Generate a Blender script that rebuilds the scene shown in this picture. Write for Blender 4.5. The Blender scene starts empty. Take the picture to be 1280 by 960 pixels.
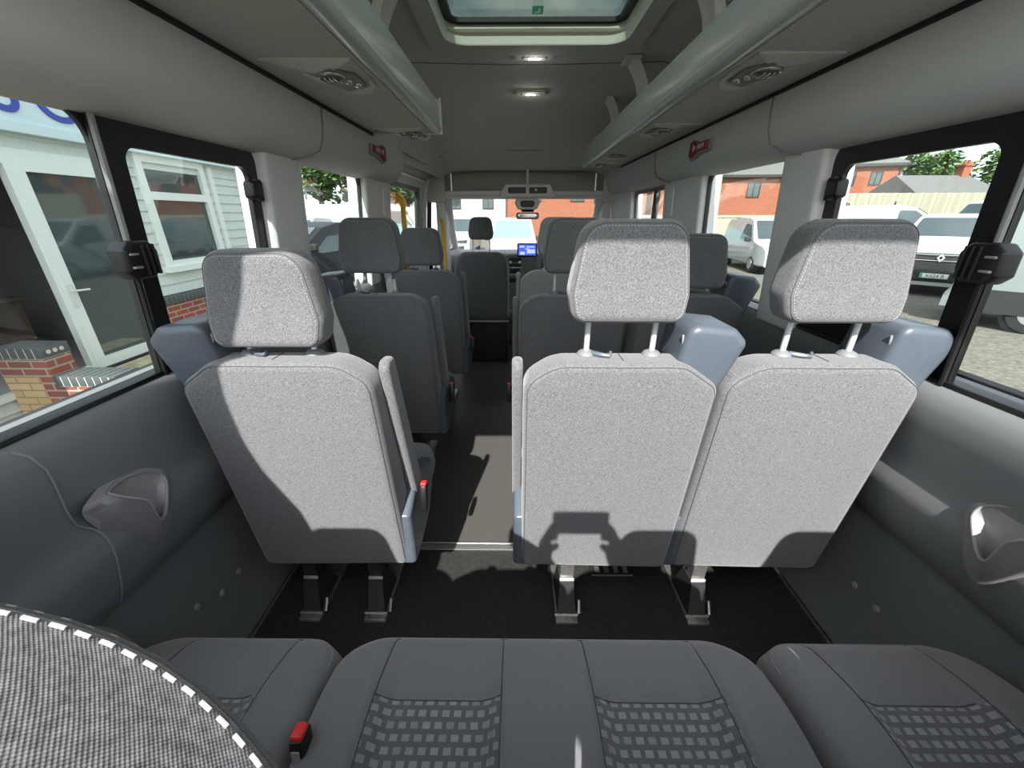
import bpy, bmesh, math, random
from mathutils import Vector, Matrix, noise
random.seed(7)
PI = math.pi
SC = bpy.context.scene
COL = SC.collection
R = math.radians

# ------------------------------------------------------------------ materials
def lin(c):
    c /= 255.0
    return c / 12.92 if c <= .04045 else ((c + .055) / 1.055) ** 2.4
def rgb(r, g, b): return (lin(r), lin(g), lin(b), 1)

def new_mat(name):
    m = bpy.data.materials.new(name); m.use_nodes = True
    nt = m.node_tree
    return m, nt, nt.nodes['Principled BSDF']

def plastic(name, col, rough=.5, metal=0, nscale=220, bump=.06, var=.08, coat=0):
    m, nt, b = new_mat(name)
    N, L = nt.nodes, nt.links
    tc = N.new('ShaderNodeTexCoord'); no = N.new('ShaderNodeTexNoise')
    no.inputs['Scale'].default_value = nscale; no.inputs['Detail'].default_value = 2
    L.new(tc.outputs['Object'], no.inputs['Vector'])
    mr = N.new('ShaderNodeMapRange'); mr.inputs[1].default_value = .25; mr.inputs[2].default_value = .75
    mr.inputs[3].default_value = 1 - var; mr.inputs[4].default_value = 1 + var
    L.new(no.outputs['Fac'], mr.inputs[0])
    mx = N.new('ShaderNodeMix'); mx.data_type = 'RGBA'; mx.blend_type = 'MULTIPLY'; mx.inputs[0].default_value = 1
    mx.inputs[6].default_value = col
    L.new(mr.outputs[0], mx.inputs[7]); L.new(mx.outputs[2], b.inputs['Base Color'])
    bp = N.new('ShaderNodeBump'); bp.inputs['Strength'].default_value = bump; bp.inputs['Distance'].default_value = .002
    L.new(no.outputs['Fac'], bp.inputs['Height']); L.new(bp.outputs[0], b.inputs['Normal'])
    b.inputs['Roughness'].default_value = rough; b.inputs['Metallic'].default_value = metal
    b.inputs['Coat Weight'].default_value = coat
    return m

def mathn(nt, op, a, b=None):
    n = nt.nodes.new('ShaderNodeMath'); n.operation = op
    for i, v in enumerate((a, b)):
        if v is None: continue
        if isinstance(v, (int, float)): n.inputs[i].default_value = v
        else: nt.links.new(v, n.inputs[i])
    return n.outputs[0]

def fabric(name, col, weave=.35, grain=.30, squares=False):
    """woven cloth: fine basket weave, larger melange grain, optional rows of small raised squares"""
    m, nt, b = new_mat(name)
    N, L = nt.nodes, nt.links
    tc = N.new('ShaderNodeTexCoord'); sp = N.new('ShaderNodeSeparateXYZ')
    L.new(tc.outputs['Object'], sp.inputs[0])
    k = 2 * PI / .00125
    y7 = mathn(nt, 'MULTIPLY', sp.outputs['Y'], .72)
    a = mathn(nt, 'SINE', mathn(nt, 'MULTIPLY', mathn(nt, 'ADD', sp.outputs['X'], y7), k))
    c = mathn(nt, 'SINE', mathn(nt, 'MULTIPLY', mathn(nt, 'ADD', sp.outputs['Z'], y7), k))
    w = mathn(nt, 'MULTIPLY', a, c)
    no = N.new('ShaderNodeTexNoise'); no.inputs['Scale'].default_value = 330; no.inputs['Detail'].default_value = 3
    no.inputs['Roughness'].default_value = .65
    L.new(tc.outputs['Object'], no.inputs['Vector'])
    g = mathn(nt, 'MULTIPLY', mathn(nt, 'SUBTRACT', no.outputs['Fac'], .5), grain * 4)
    f = mathn(nt, 'ADD', mathn(nt, 'ADD', mathn(nt, 'MULTIPLY', w, weave), g), 1.0)
    f = mathn(nt, 'MAXIMUM', f, .15)
    mx = N.new('ShaderNodeMix'); mx.data_type = 'RGBA'; mx.blend_type = 'MULTIPLY'; mx.inputs[0].default_value = 1
    mx.inputs[6].default_value = col
    L.new(f, mx.inputs[7])
    out = mx.outputs[2]
    if squares:
        mp = N.new('ShaderNodeMapping'); L.new(tc.outputs['Object'], mp.inputs[0])
        br = N.new('ShaderNodeTexBrick')
        br.inputs['Scale'].default_value = 1.0
        br.inputs['Brick Width'].default_value = .0215; br.inputs['Row Height'].default_value = .0185
        br.inputs['Mortar Size'].default_value = .0043; br.inputs['Mortar Smooth'].default_value = .1
        br.inputs['Color1'].default_value = (2.0, 2.0, 2.05, 1); br.inputs['Color2'].default_value = (1.6, 1.6, 1.65, 1)
        br.inputs['Mortar'].default_value = (.8, .8, .8, 1)
        L.new(mp.outputs[0], br.inputs['Vector'])
        m2 = N.new('ShaderNodeMix'); m2.data_type = 'RGBA'; m2.blend_type = 'MULTIPLY'; m2.inputs[0].default_value = 1
        L.new(out, m2.inputs[6]); L.new(br.outputs['Color'], m2.inputs[7]); out = m2.outputs[2]
    L.new(out, b.inputs['Base Color'])
    bp = N.new('ShaderNodeBump'); bp.inputs['Strength'].default_value = .35; bp.inputs['Distance'].default_value = .0006
    L.new(mathn(nt, 'ADD', mathn(nt, 'MULTIPLY', w, .5), no.outputs['Fac']), bp.inputs['Height']); L.new(bp.outputs[0], b.inputs['Normal'])
    b.inputs['Roughness'].default_value = .95
    b.inputs['Sheen Weight'].default_value = .25; b.inputs['Sheen Roughness'].default_value = .5
    return m

def emis(name, col, s):
    m, nt, b = new_mat(name)
    b.inputs['Base Color'].default_value = col
    b.inputs['Emission Color'].default_value = col; b.inputs['Emission Strength'].default_value = s
    return m

def glass(name, tint, refl=1.0):
    m, nt, b = new_mat(name)
    N, L = nt.nodes, nt.links; N.remove(b)
    tr = N.new('ShaderNodeBsdfTransparent'); tr.inputs[0].default_value = tint
    gl = N.new('ShaderNodeBsdfGlossy'); gl.inputs['Roughness'].default_value = .0
    gl.inputs[0].default_value = (refl, refl, refl, 1)
    fr = N.new('ShaderNodeLayerWeight'); fr.inputs[0].default_value = .5
    fac = mathn(nt, 'ADD', mathn(nt, 'MULTIPLY', mathn(nt, 'POWER', fr.outputs['Facing'], 4.5), .55), .025)
    mx = N.new('ShaderNodeMixShader')
    L.new(fac, mx.inputs[0]); L.new(tr.outputs[0], mx.inputs[1]); L.new(gl.outputs[0], mx.inputs[2])
    L.new(mx.outputs[0], N['Material Output'].inputs[0])
    return m

def brick(name, c1, c2, mortar, sx=.225, sz=.075, vertical='XZ', off=.5, ms=.01):
    m, nt, b = new_mat(name)
    N, L = nt.nodes, nt.links
    tc = N.new('ShaderNodeTexCoord'); sp = N.new('ShaderNodeSeparateXYZ'); cb = N.new('ShaderNodeCombineXYZ')
    L.new(tc.outputs['Object'], sp.inputs[0])
    L.new(mathn(nt, 'ADD', sp.outputs['X'], sp.outputs['Y']), cb.inputs[0]); L.new(sp.outputs['Z'], cb.inputs[1])
    br = N.new('ShaderNodeTexBrick'); br.offset = off
    br.inputs['Scale'].default_value = 1; br.inputs['Brick Width'].default_value = sx; br.inputs['Row Height'].default_value = sz
    br.inputs['Mortar Size'].default_value = ms; br.inputs['Bias'].default_value = 0
    br.inputs['Color1'].default_value = c1; br.inputs['Color2'].default_value = c2; br.inputs['Mortar'].default_value = mortar
    L.new(cb.outputs[0], br.inputs['Vector'])
    L.new(br.outputs['Color'], b.inputs['Base Color'])
    bp = N.new('ShaderNodeBump'); bp.inputs['Strength'].default_value = .5; bp.inputs['Distance'].default_value = .006
    bp.invert = True
    L.new(br.outputs['Fac'], bp.inputs['Height']); L.new(bp.outputs[0], b.inputs['Normal'])
    b.inputs['Roughness'].default_value = .9
    return m

def two_tone(name, c1, c2, scale, rough=.9, bump=.4, detail=6, lo=.35, hi=.65, dist=.02):
    m, nt, b = new_mat(name)
    N, L = nt.nodes, nt.links
    tc = N.new('ShaderNodeTexCoord'); no = N.new('ShaderNodeTexNoise')
    no.inputs['Scale'].default_value = scale; no.inputs['Detail'].default_value = detail; no.inputs['Roughness'].default_value = .7
    L.new(tc.outputs['Object'], no.inputs['Vector'])
    cr = N.new('ShaderNodeValToRGB'); cr.color_ramp.elements[0].position = lo; cr.color_ramp.elements[1].position = hi
    cr.color_ramp.elements[0].color = c1; cr.color_ramp.elements[1].color = c2
    L.new(no.outputs['Fac'], cr.inputs[0]); L.new(cr.outputs[0], b.inputs['Base Color'])
    bp = N.new('ShaderNodeBump'); bp.inputs['Strength'].default_value = bump; bp.inputs['Distance'].default_value = dist
    L.new(no.outputs['Fac'], bp.inputs['Height']); L.new(bp.outputs[0], b.inputs['Normal'])
    b.inputs['Roughness'].default_value = rough
    return m

def g(v, t=0): return (v, v * (1 + t), v * (1 + 1.6 * t), 1)
M = {}
M['fabric'] = fabric('charcoal_cloth', (.117, .119, .123, 1), weave=.6, grain=.65)
M['cushion'] = fabric('dark_cushion_cloth', (.165, .167, .173, 1), weave=.15, grain=.12)
M['pattern'] = fabric('patterned_cushion_cloth', (.145, .146, .152, 1), weave=.2, grain=.15, squares=True)
M['seam'] = plastic('seam_thread', g(.07), .8)
M['stitch'] = plastic('pale_stitch_thread', (.36, .35, .34, 1), .8)
M['trimdark'] = plastic('dark_grey_trim_plastic', (.165, .172, .176, 1), .52, nscale=900, bump=.12)
M['trimmid'] = plastic('mid_grey_moulding_plastic', (.27, .268, .27, 1), .42)
M['pillar'] = plastic('light_grey_pillar_plastic', (.78, .78, .77, 1), .55)
M['cant'] = plastic('grey_headlining', (.70, .71, .675, 1), .8, nscale=500, bump=.1)
M['roof'] = plastic('grey_roof_lining', (.70, .70, .64, 1), .9, nscale=600, bump=.12)
M['rack'] = plastic('grey_rack_underside', (.62, .62, .56, 1), .8)
M['racklip'] = plastic('grey_green_rack_lip', (.56, .60, .575, 1), .26)
M['pale'] = plastic('pale_beige_plastic', (.72,.71,.66,1), .5)
M['beige'] = plastic('beige_hatch_trim', (.66,.65,.57,1), .6)
M['black'] = plastic('black_frame_plastic', g(.006), .42)
M['blackmatt'] = plastic('black_matt_plastic', g(.012), .7)
M['belt'] = plastic('blue_grey_belt_plastic', (.075, .09, .11, 1), .36, nscale=700, bump=.1)
M['chrome'] = plastic('bright_steel', (.80, .80, .80, 1), .30, .55, var=.02, bump=0)
M['steel'] = plastic('worn_bracket_steel', (.35, .34, .32, 1), .42, .85, nscale=60, var=.25)
M['red'] = plastic('red_button_plastic', (.75, .03, .03, 1), .4)
M['hammerred'] = plastic('dark_red_plastic', (.34, .015, .03, 1), .4)
M['whiteplastic'] = plastic('white_marking', (.8, .8, .8, 1), .5)
M['mat'] = two_tone('black_ribbed_floor_mat', (.010, .010, .009, 1), (.026, .025, .023, 1), 90, .75, .3, dist=.003)
M['vinyl'] = two_tone('grey_brown_vinyl_floor', (.058, .056, .051, 1), (.088, .084, .077, 1), 160, .42, .15, dist=.002)
M['alu'] = plastic('aluminium_strip', (.6, .6, .58, 1), .35, .9)
M['yellow'] = plastic('yellow_grab_rail', (.85, .48, .02, 1), .4)
M['doorsteel'] = plastic('painted_silver_door_skin', (.68, .72, .72, 1), .35, 0)
M['glass'] = glass('window_glass', (.93, .965, .95, 1))
M['hatchglass'] = glass('tinted_hatch_glass', (.36, .40, .37, 1))
M['led'] = emis('cool_white_led', (1, .98, .92, 1), 9)
M['screen'] = emis('blue_screen', (.06, .12, .8, 1), 1.1)
M['screenui'] = emis('pale_screen_tiles', (.45, .55, .95, 1), 1.2)
M['lens'] = plastic('clear_lamp_lens', (.5, .5, .48, 1), .08, .6, bump=0)
# outdoors
M['white'] = plastic('white_van_paint', (.35, .373, .366, 1), .25, coat=.4, bump=0, var=.02)
M['greyvan'] = plastic('pale_grey_van_paint', (.20, .225, .222, 1), .3, coat=.3, bump=0, var=.02)
M['darkcar'] = plastic('black_car_paint', (.02, .022, .025, 1), .4, coat=.05, bump=0, var=.02)
for k_ in ('darkcar',): M[k_].node_tree.nodes['Principled BSDF'].inputs['Specular IOR Level'].default_value = .15
M['tealcar'] = plastic('teal_car_paint', (.16, .24, .25, 1), .2, coat=.6, bump=0, var=.02)
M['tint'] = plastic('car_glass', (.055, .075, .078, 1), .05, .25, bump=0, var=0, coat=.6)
M['tintsky'] = plastic('painted_reflection_glass', (.16, .30, .31, 1), .08, .1, bump=0, var=0, coat=.6)  # windscreen glass with the sky reflection painted into its base colour
M['bumper'] = plastic('black_bumper_plastic', g(.02), .55)
M['tyre'] = plastic('tyre_rubber', g(.012), .8)
M['hub'] = plastic('wheel_silver', (.4, .41, .42, 1), .35, .6)
M['lamp'] = plastic('headlamp_clear', (.55, .57, .58, 1), .08, .4, bump=0)
M['plate'] = plastic('number_plate_white', (.75, .78, .75, 1), .4)
M['plategreen'] = plastic('number_plate_green_flash', (.02, .42, .20, 1), .4)
M['ground'] = two_tone('gravel_yard', (.060, .057, .045, 1), (.17, .158, .125, 1), 14, .95, .6, detail=9)
M['house'] = brick('orange_brick', (.30, .085, .035, 1), (.23, .062, .028, 1), (.18, .10, .065, 1))
M['slate'] = two_tone('grey_slate_roof', (.075, .078, .074, 1), (.125, .125, .12, 1), 9, .85)
M['fence'] = plastic('cream_corrugated_sheet', (.27,.255,.19,1), .6)
M['yellowbrick'] = brick('yellow_brick', (.50, .33, .15, 1), (.58, .40, .21, 1), (.30, .22, .13, 1), ms=.008)
M['redbrick'] = brick('red_brick', (.33, .085, .05, 1), (.20, .06, .045, 1), (.36, .31, .25, 1), ms=.009)
M['bluebrick'] = plastic('blue_engineering_brick', (.075, .085, .085, 1), .5, nscale=90)
M['mortar'] = plastic('pale_mortar', (.60, .57, .50, 1), .9)
M['clad'] = plastic('white_weatherboard', (.56, .62, .58, 1), .45, nscale=30, bump=.02)
M['upvc'] = plastic('white_window_frame', (.72, .77, .73, 1), .3, bump=0)
M['fascia'] = plastic('pale_blue_fascia', (.56, .70, .72, 1), .4, bump=0)
M['bluetext'] = plastic('blue_sign_letters', (.03, .06, .36, 1), .4)
M['darkroom'] = plastic('dim_office_paint', (.30,.30,.28,1), .8)
M['officeblue'] = plastic('blue_crate_plastic', (.02, .04, .16, 1), .5)
M['wood'] = plastic('desk_wood', (.16, .12, .08, 1), .5)
M['concrete'] = two_tone('stained_concrete', (.30, .26, .14, 1), (.52, .47, .31, 1), 6, .9)
M['leaf'] = two_tone('leaf_green', (.035, .085, .020, 1), (.11, .19, .05, 1), 3, .7)
M['bark'] = two_tone('bark', (.06, .045, .03, 1), (.14, .11, .08, 1), 20, .9)
M['whitewall'] = plastic('white_rendered_wall', (.40,.40,.37,1), .8)

# ------------------------------------------------------------------ mesh kit
def rpoly(pts, rad, seg=6):
    """closed polygon with rounded corners; rad one number or one per corner"""
    n = len(pts); out = []
    if not isinstance(rad, (list, tuple)): rad = [rad] * n
    for i in range(n):
        p = Vector(pts[i]); a = Vector(pts[i - 1]) - p; b = Vector(pts[(i + 1) % n]) - p
        la, lb = a.length, b.length
        r = rad[i]
        if r <= 1e-6: out.append(tuple(p)); continue
        a.normalize(); b.normalize()
        ang = math.acos(max(-1, min(1, a.dot(b))))
        t = min(r / math.tan(ang / 2), la * .49, lb * .49); rr = t * math.tan(ang / 2)
        bis = (a + b).normalized(); c = p + bis * (rr / math.sin(ang / 2))
        s = p + a * t - c; e = p + b * t - c
        a0 = math.atan2(s.y, s.x); a1 = math.atan2(e.y, e.x)
        d = (a1 - a0 + PI) % (2 * PI) - PI
        for k in range(seg + 1):
            th = a0 + d * k / seg
            out.append((c.x + rr * math.cos(th), c.y + rr * math.sin(th)))
    return out

def offset(pts, d):
    """move a closed ccw polygon inwards by d"""
    n = len(pts); out = []
    for i in range(n):
        p0, p1, p2 = Vector(pts[i - 1]), Vector(pts[i]), Vector(pts[(i + 1) % n])
        e1, e2 = (p1 - p0), (p2 - p1)
        if e1.length < 1e-9: e1 = e2
        if e2.length < 1e-9: e2 = e1
        e1.normalize(); e2.normalize()
        n1 = Vector((-e1.y, e1.x)); n2 = Vector((-e2.y, e2.x))
        m = (n1 + n2)
        if m.length < 1e-6: m = n1
        m.normalize(); c = max(.35, m.dot(n1))
        q = p1 + m * (d / c); out.append((q.x, q.y))
    return out

def ccw(pts):
    a = sum(pts[i - 1][0] * pts[i][1] - pts[i][0] * pts[i - 1][1] for i in range(len(pts)))
    return pts if a > 0 else pts[::-1]

class MB:
    def __init__(s): s.bm = bmesh.new()
    def merge(s, t, mtx=None):
        if mtx is not None: bmesh.ops.transform(t, matrix=mtx, verts=t.verts)
        me = bpy.data.meshes.new('tmp'); t.to_mesh(me); t.free(); s.bm.from_mesh(me); bpy.data.meshes.remove(me)
        return s
    def box(s, c, d, bev=0, seg=2, rot=None):
        t = bmesh.new(); bmesh.ops.create_cube(t, size=1)
        bmesh.ops.scale(t, vec=Vector(d), verts=t.verts)
        if bev: bmesh.ops.bevel(t, geom=t.edges[:], offset=min(bev, min(d) * .49), segments=seg, affect='EDGES', profile=.5)
        m = Matrix.Translation(Vector(c))
        if rot is not None: m = m @ (rot if isinstance(rot, Matrix) else Matrix.Rotation(rot[1], 4, rot[0]))
        return s.merge(t, m)
    def loft(s, rings, closed=True, caps=True):
        bm = s.bm; vs = [[bm.verts.new(Vector(p)) for p in r] for r in rings]
        n = len(vs[0])
        for a, b in zip(vs, vs[1:]):
            for i in range(n if closed else n - 1):
                j = (i + 1) % n
                try: bm.faces.new((a[i], a[j], b[j], b[i]))
                except ValueError: pass
        if caps and closed:
            for r in (vs[0][::-1], vs[-1]):
                try: bm.faces.new(r)
                except ValueError: pass
        return vs
    def tube(s, path, r, n=8, closed=False):
        P = [Vector(p) for p in path]; m = len(P); rings = []
        up = None
        for i in range(m):
            if closed: t = P[(i + 1) % m] - P[i - 1]
            else: t = P[min(i + 1, m - 1)] - P[max(i - 1, 0)]
            if t.length < 1e-9: t = Vector((0, 0, 1))
            t.normalize()
            if up is None: up = t.orthogonal().normalized()
            up = (up - t * up.dot(t))
            if up.length < 1e-6: up = t.orthogonal()
            up.normalize(); q = t.cross(up)
            rr = r[i] if isinstance(r, (list, tuple)) else r
            rings.append([P[i] + (up * math.cos(2 * PI * k / n) + q * math.sin(2 * PI * k / n)) * rr for k in range(n)])
        if closed: rings.append(rings[0])
        s.loft(rings, True, not closed)
        if closed: bmesh.ops.remove_doubles(s.bm, verts=s.bm.verts, dist=1e-7)
        return s
    def prism(s, pts, f0, f1):
        """pts 2D; f0/f1 map (a,b) to the two ends"""
        s.loft([[f0(*p) for p in pts], [f1(*p) for p in pts]]); return s
    def ringplate(s, outer, inner, f0, f1):
        """plate with a hole; outer and inner have the same count"""
        A, B, C, D = [f0(*p) for p in outer], [f1(*p) for p in outer], [f1(*p) for p in inner], [f0(*p) for p in inner]
        n = len(A); bm = s.bm; V = [[bm.verts.new(Vector(p)) for p in q] for q in (A, B, C, D)]
        for i in range(n):
            j = (i + 1) % n
            for a, b in ((0, 1), (1, 2), (2, 3), (3, 0)):
                bm.faces.new((V[a][i], V[a][j], V[b][j], V[b][i]))
        return s
    def pillow(s, outline, d0, d1, r, f, n=4, bulge0=0, bulge1=0):
        """solid with a rounded-edged outline; f(a,b,d) maps to 3D; d0 is the face seen, d1 the other"""
        o = ccw(list(outline)); sg = 1 if d1 > d0 else -1
        cx = sum(p[0] for p in o) / len(o); cy = sum(p[1] for p in o) / len(o)
        rings = []
        def cap(ins, d, bul, sgn):
            base = offset(o, ins); out = []
            for q in (.3, .55, .8):
                out.append([f(cx + (x - cx) * q, cy + (y - cy) * q, d - sgn * bul * (1 - q * q)) for x, y in base])
            return out
        rings += cap(r, d0, bulge0, sg)
        for k in range(n + 1):
            th = PI / 2 * k / n
            rings.append([f(x, y, d0 + sg * r * (1 - math.sin(th))) if False else f(x, y, d0 + sg * r * (1 - math.cos(th))) for x, y in offset(o, r * (1 - math.sin(th)))])
        for k in range(n + 1):
            th = PI / 2 * (1 - k / n)
            rings.append([f(x, y, d1 - sg * r * (1 - math.cos(th))) for x, y in offset(o, r * (1 - math.sin(th)))])
        rings += cap(r, d1, bulge1, -sg)[::-1]
        s.loft(rings); return s
    def lathe(s, prof, c=(0, 0, 0), n=20, axis='z'):
        rings = []
        for r, h in prof:
            ring = []
            for k in range(n):
                a = 2 * PI * k / n; x, y = r * math.cos(a), r * math.sin(a)
                p = {'z': (x, y, h), 'y': (x, h, y), 'x': (h, x, y)}[axis]
                ring.append((p[0] + c[0], p[1] + c[1], p[2] + c[2]))
            rings.append(ring)
        s.loft(rings); return s
    def build(s, name, mat, parent=None, smooth=True, ang=38):
        bmesh.ops.recalc_face_normals(s.bm, faces=s.bm.faces)
        me = bpy.data.meshes.new(name); s.bm.to_mesh(me); s.bm.free()
        o = bpy.data.objects.new(name, me); COL.objects.link(o)
        for mm in (mat if isinstance(mat, list) else [mat]): me.materials.append(M[mm])
        if smooth:
            me.shade_smooth(); me.set_sharp_from_angle(angle=R(ang))
        if parent is not None: o.parent = parent
        return o

def tag(o, label=None, cat=None, group=None, kind=None):
    if label: o['label'] = label
    if cat: o['category'] = cat
    if group: o['group'] = group
    if kind: o['kind'] = kind
    return o
def empty(name, loc=(0, 0, 0), rz=0, **kw):
    o = bpy.data.objects.new(name, None); COL.objects.link(o)
    o.empty_display_size = .05
    o.location = loc; o.rotation_euler = (0, 0, rz)
    return tag(o, **kw)
def text_mesh(name, body, size, mat, par, loc, rot, extrude=.001, spacing=1.0, align='CENTER'):
    cu = bpy.data.curves.new(name, 'FONT'); cu.body = body; cu.size = size; cu.align_x = align; cu.align_y = 'CENTER'; cu.extrude = extrude; cu.space_character = spacing
    to = bpy.data.objects.new(name, cu); COL.objects.link(to)
    me = bpy.data.meshes.new_from_object(to.evaluated_get(bpy.context.evaluated_depsgraph_get()))
    bpy.data.objects.remove(to); bpy.data.curves.remove(cu)
    o = bpy.data.objects.new(name, me); COL.objects.link(o); me.materials.clear(); me.materials.append(M[mat])
    o.parent = par; o.location = loc; o.rotation_euler = rot
    return o
def kids(o): return [c for c in bpy.data.objects if c.parent == o]
def copy_tree(o, parent=None, skip=()):
    c = o.copy(); COL.objects.link(c)
    if parent is not None: c.parent = parent
    for ch in kids(o):
        if ch.name.split('.')[0] in skip: continue
        copy_tree(ch, c, skip)
    return c
def lerp(a, b, t): return a + (b - a) * t
def interp(tab, v):
    if v <= tab[0][0]: return tab[0][1]
    for (a, b), (c, d) in zip(tab, tab[1:]):
        if v <= c: return lerp(b, d, (v - a) / (c - a))
    return tab[-1][1]
def sm(t): t = max(0, min(1, t)); return t * t * (3 - 2 * t)

# ================================================================== INTERIOR SHELL
# world: x right, y towards the front of the bus, z up; inside floor z = 0; yard ground z = GZ
GZ = -.62
def struct(o, label, cat): return tag(o, label, cat, kind='structure')

# floor -------------------------------------------------------------
m = MB(); m.box((.08, 2.9, -.02), (1.94, 3.3, .04)); f = m.build('floor', 'vinyl'); struct(f, 'grey vinyl aisle floor running to the cab', 'floor')
m = MB(); m.box((.08, .57, -.017), (1.94, 1.36, .042)); o = m.build('floor_mat', 'mat', f)
tag(o, 'black ribbed mat under the rear seats')
m = MB(); m.box((.08, 1.262, .004), (1.9, .035, .008), .003); m.box((.08, 1.245, .006), (1.9, .006, .008), .002); m.box((.08, 1.279, .006), (1.9, .006, .008), .002)
o = m.build('threshold_strip', 'alu', f)
m = MB(); m.box((.38, 1.14, .004), (.17, .05, .012), .003)
o = m.build('seat_anchor_slot', 'blackmatt', f)
m = MB(); m.box((.38, 1.118, .010), (.16, .006, .004), .001)
for k in range(4): m.box((.325 + k * .037, 1.145, .010), (.018, .03, .004), .001)
m.build('slot_edge', 'steel', o)

for sx, nm in ((-.878, 'a'), (1.036, 'b')):
    MB().box((sx, .57, .006), (.010, 1.36, .010), .003).build('floor_edge_strip', 'steel', f)
# lower side walls ---------------------------------------------------
def wall_loft(prof, y0, y1, thick, n=2):
    """extrude an (x,z) polyline along y with thickness away from the cabin"""
    m = MB(); sgn = 1 if prof[0][0] > 0 else -1
    tx, tz = thick if isinstance(thick, tuple) else (thick, 0)
    back = [(x + sgn * tx, z + tz) for x, z in prof][::-1]
    ring = prof + back
    m.loft([[(x, lerp(y0, y1, k / n), z) for x, z in ring] for k in range(n + 1)])
    return m
LUP = [(-.858, .958), (-.842, .957), (-.826, .949), (-.812, .930), (-.806, .90), (-.812, .85), (-.822, .775), (-.825, .745), (-.822, .715), (-.815, .690), (-.817, .655), (-.834, .58), (-.850, .53), (-.866, .515)]
LLO = [(-.878, .508), (-.884, .30), (-.890, 0)]
RUP = [(.976, .958), (.960, .957), (.944, .949), (.930, .930), (.924, .90), (.930, .85), (.948, .775), (.953, .745), (.951, .715), (.944, .690), (.948, .655), (.972, .58), (.994, .53), (1.010, .515)]
RLO = [(1.022, .508), (1.036, .30), (1.050, 0)]
wl = wall_loft(LUP, -.1, 2.78, .05).build('wall_left', 'trimdark'); struct(wl, 'dark grey plastic side trim under the left windows', 'wall')
wr = wall_loft(RUP, -.1, 4.15, .05).build('wall_right', 'trimdark'); struct(wr, 'dark grey plastic side trim under the right windows', 'wall')
o = wall_loft(LLO, -.1, 2.78, .05).build('kick_panel', 'trimdark', wl)
for x, y, z in ((-.885, .908, .255), (-.885, .83, .255), (-.886, .75, .30)):
    mm = MB(); mm.lathe([(.0, .0), (.011, .001), (.010, .006), (.005, .008), (0, .008)], (x, y, z), 12, 'x'); mm.build('screw_cap', 'trimmid', o)
o = wall_loft(RLO, -.1, 4.15, .05).build('kick_panel', 'trimdark', wr)
for x, y, z in ((1.039, .869, .265), (1.039, .791, .265)):
    mm = MB(); mm.lathe([(.0, .0), (.011, -.001), (.010, -.006), (.005, -.008), (0, -.008)], (x, y, z), 12, 'x'); mm.build('screw_cap', 'trimmid', o)
# pale seam that runs down the left trim and the wheel arch cover behind it
def wall_x(prof, z): return interp(sorted((q[1], q[0]) for q in prof), z)
m = MB(); m.tube([(wall_x(LUP, z) + .0012, y, z) for y, z in [(.535, .945), (.545, .93), (.552, .90), (.555, .864), (.556, .82), (.558, .79), (.562, .768), (.572, .752), (.583, .738), (.590, .722), (.592, .70), (.590, .66), (.588, .62), (.586, .578), (.584, .55), (.582, .522)]], .0022, 6)
m.build('panel_seam', 'trimmid', wl)
m = MB(); m.pillow(rpoly([(-.12, -.005), (.55, -.005), (.545, .36), (.52, .60), (-.12, .60)], [.02, .05, .12, .09, .02]), -.70, -.90, .05, lambda a, b, d: (d - .07 * sm((b - .2) / .4), a, b), bulge0=.0)
o = m.build('wheel_arch_cover', 'trimdark', wl)

# side panels outboard (body skin) under the windows so that no ground shows through the gap
m = MB(); m.box((-.93, 1.33, .30), (.03, 2.9, 1.3)); o = m.build('body_skin', 'blackmatt', wl)
m = MB(); m.box((1.085, 2.0, .30), (.03, 4.2, 1.3)); o = m.build('body_skin', 'blackmatt', wr)

# window plane: x as a function of z on each side
def XL(z): return lerp(-.845, -.805, (z - .95) / .53)
def XR(z): return lerp(.960, .925, (z - .95) / .53)
ZS, ZT = .952, 1.482

# cant rails: big padded mouldings between the windows and the racks -------------------------
CL = [(-.672, 1.655), (-.676, 1.60), (-.684, 1.55), (-.700, 1.515), (-.730, 1.492), (-.77, 1.480), (-.815, 1.474)]
CR = [(.805, 1.655), (.808, 1.60), (.814, 1.55), (.828, 1.515), (.855, 1.492), (.89, 1.480), (.935, 1.474)]
t1 = wall_loft(CL, .46, 2.66, (.012, .07), 8).build('trim_1', 'cant'); struct(t1, 'padded grey moulding above the left side windows', 'trim')
t2 = wall_loft(CR, .46, 4.10, (.012, .07), 8).build('trim_2', 'cant'); struct(t2, 'padded grey moulding above the right side windows', 'trim')
for prof, par, ys in ((CL, t1, (1.60,)), (CR, t2, (1.49, 2.62))):
    for y in ys:
        pth = [(x * (.997), y + .05 * (1 - (i / 6)) * 0 + (.10 * ((i - 3) / 3) if i > 3 else 0) * (-1), z - .001) for i, (x, z) in enumerate(prof)]
        MB().tube(pth, .003, 6).build('moulding_seam', 'trimmid', par)
# shadow gap under the racks
for x, par, y1 in ((-.668, t1, 2.12), (.801, t2, 3.44)):
    MB().box((x, (y1 + .46) / 2, 1.648), (.012, y1 - .46, .010)).build('shadow_gap', 'blackmatt', par)

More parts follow.
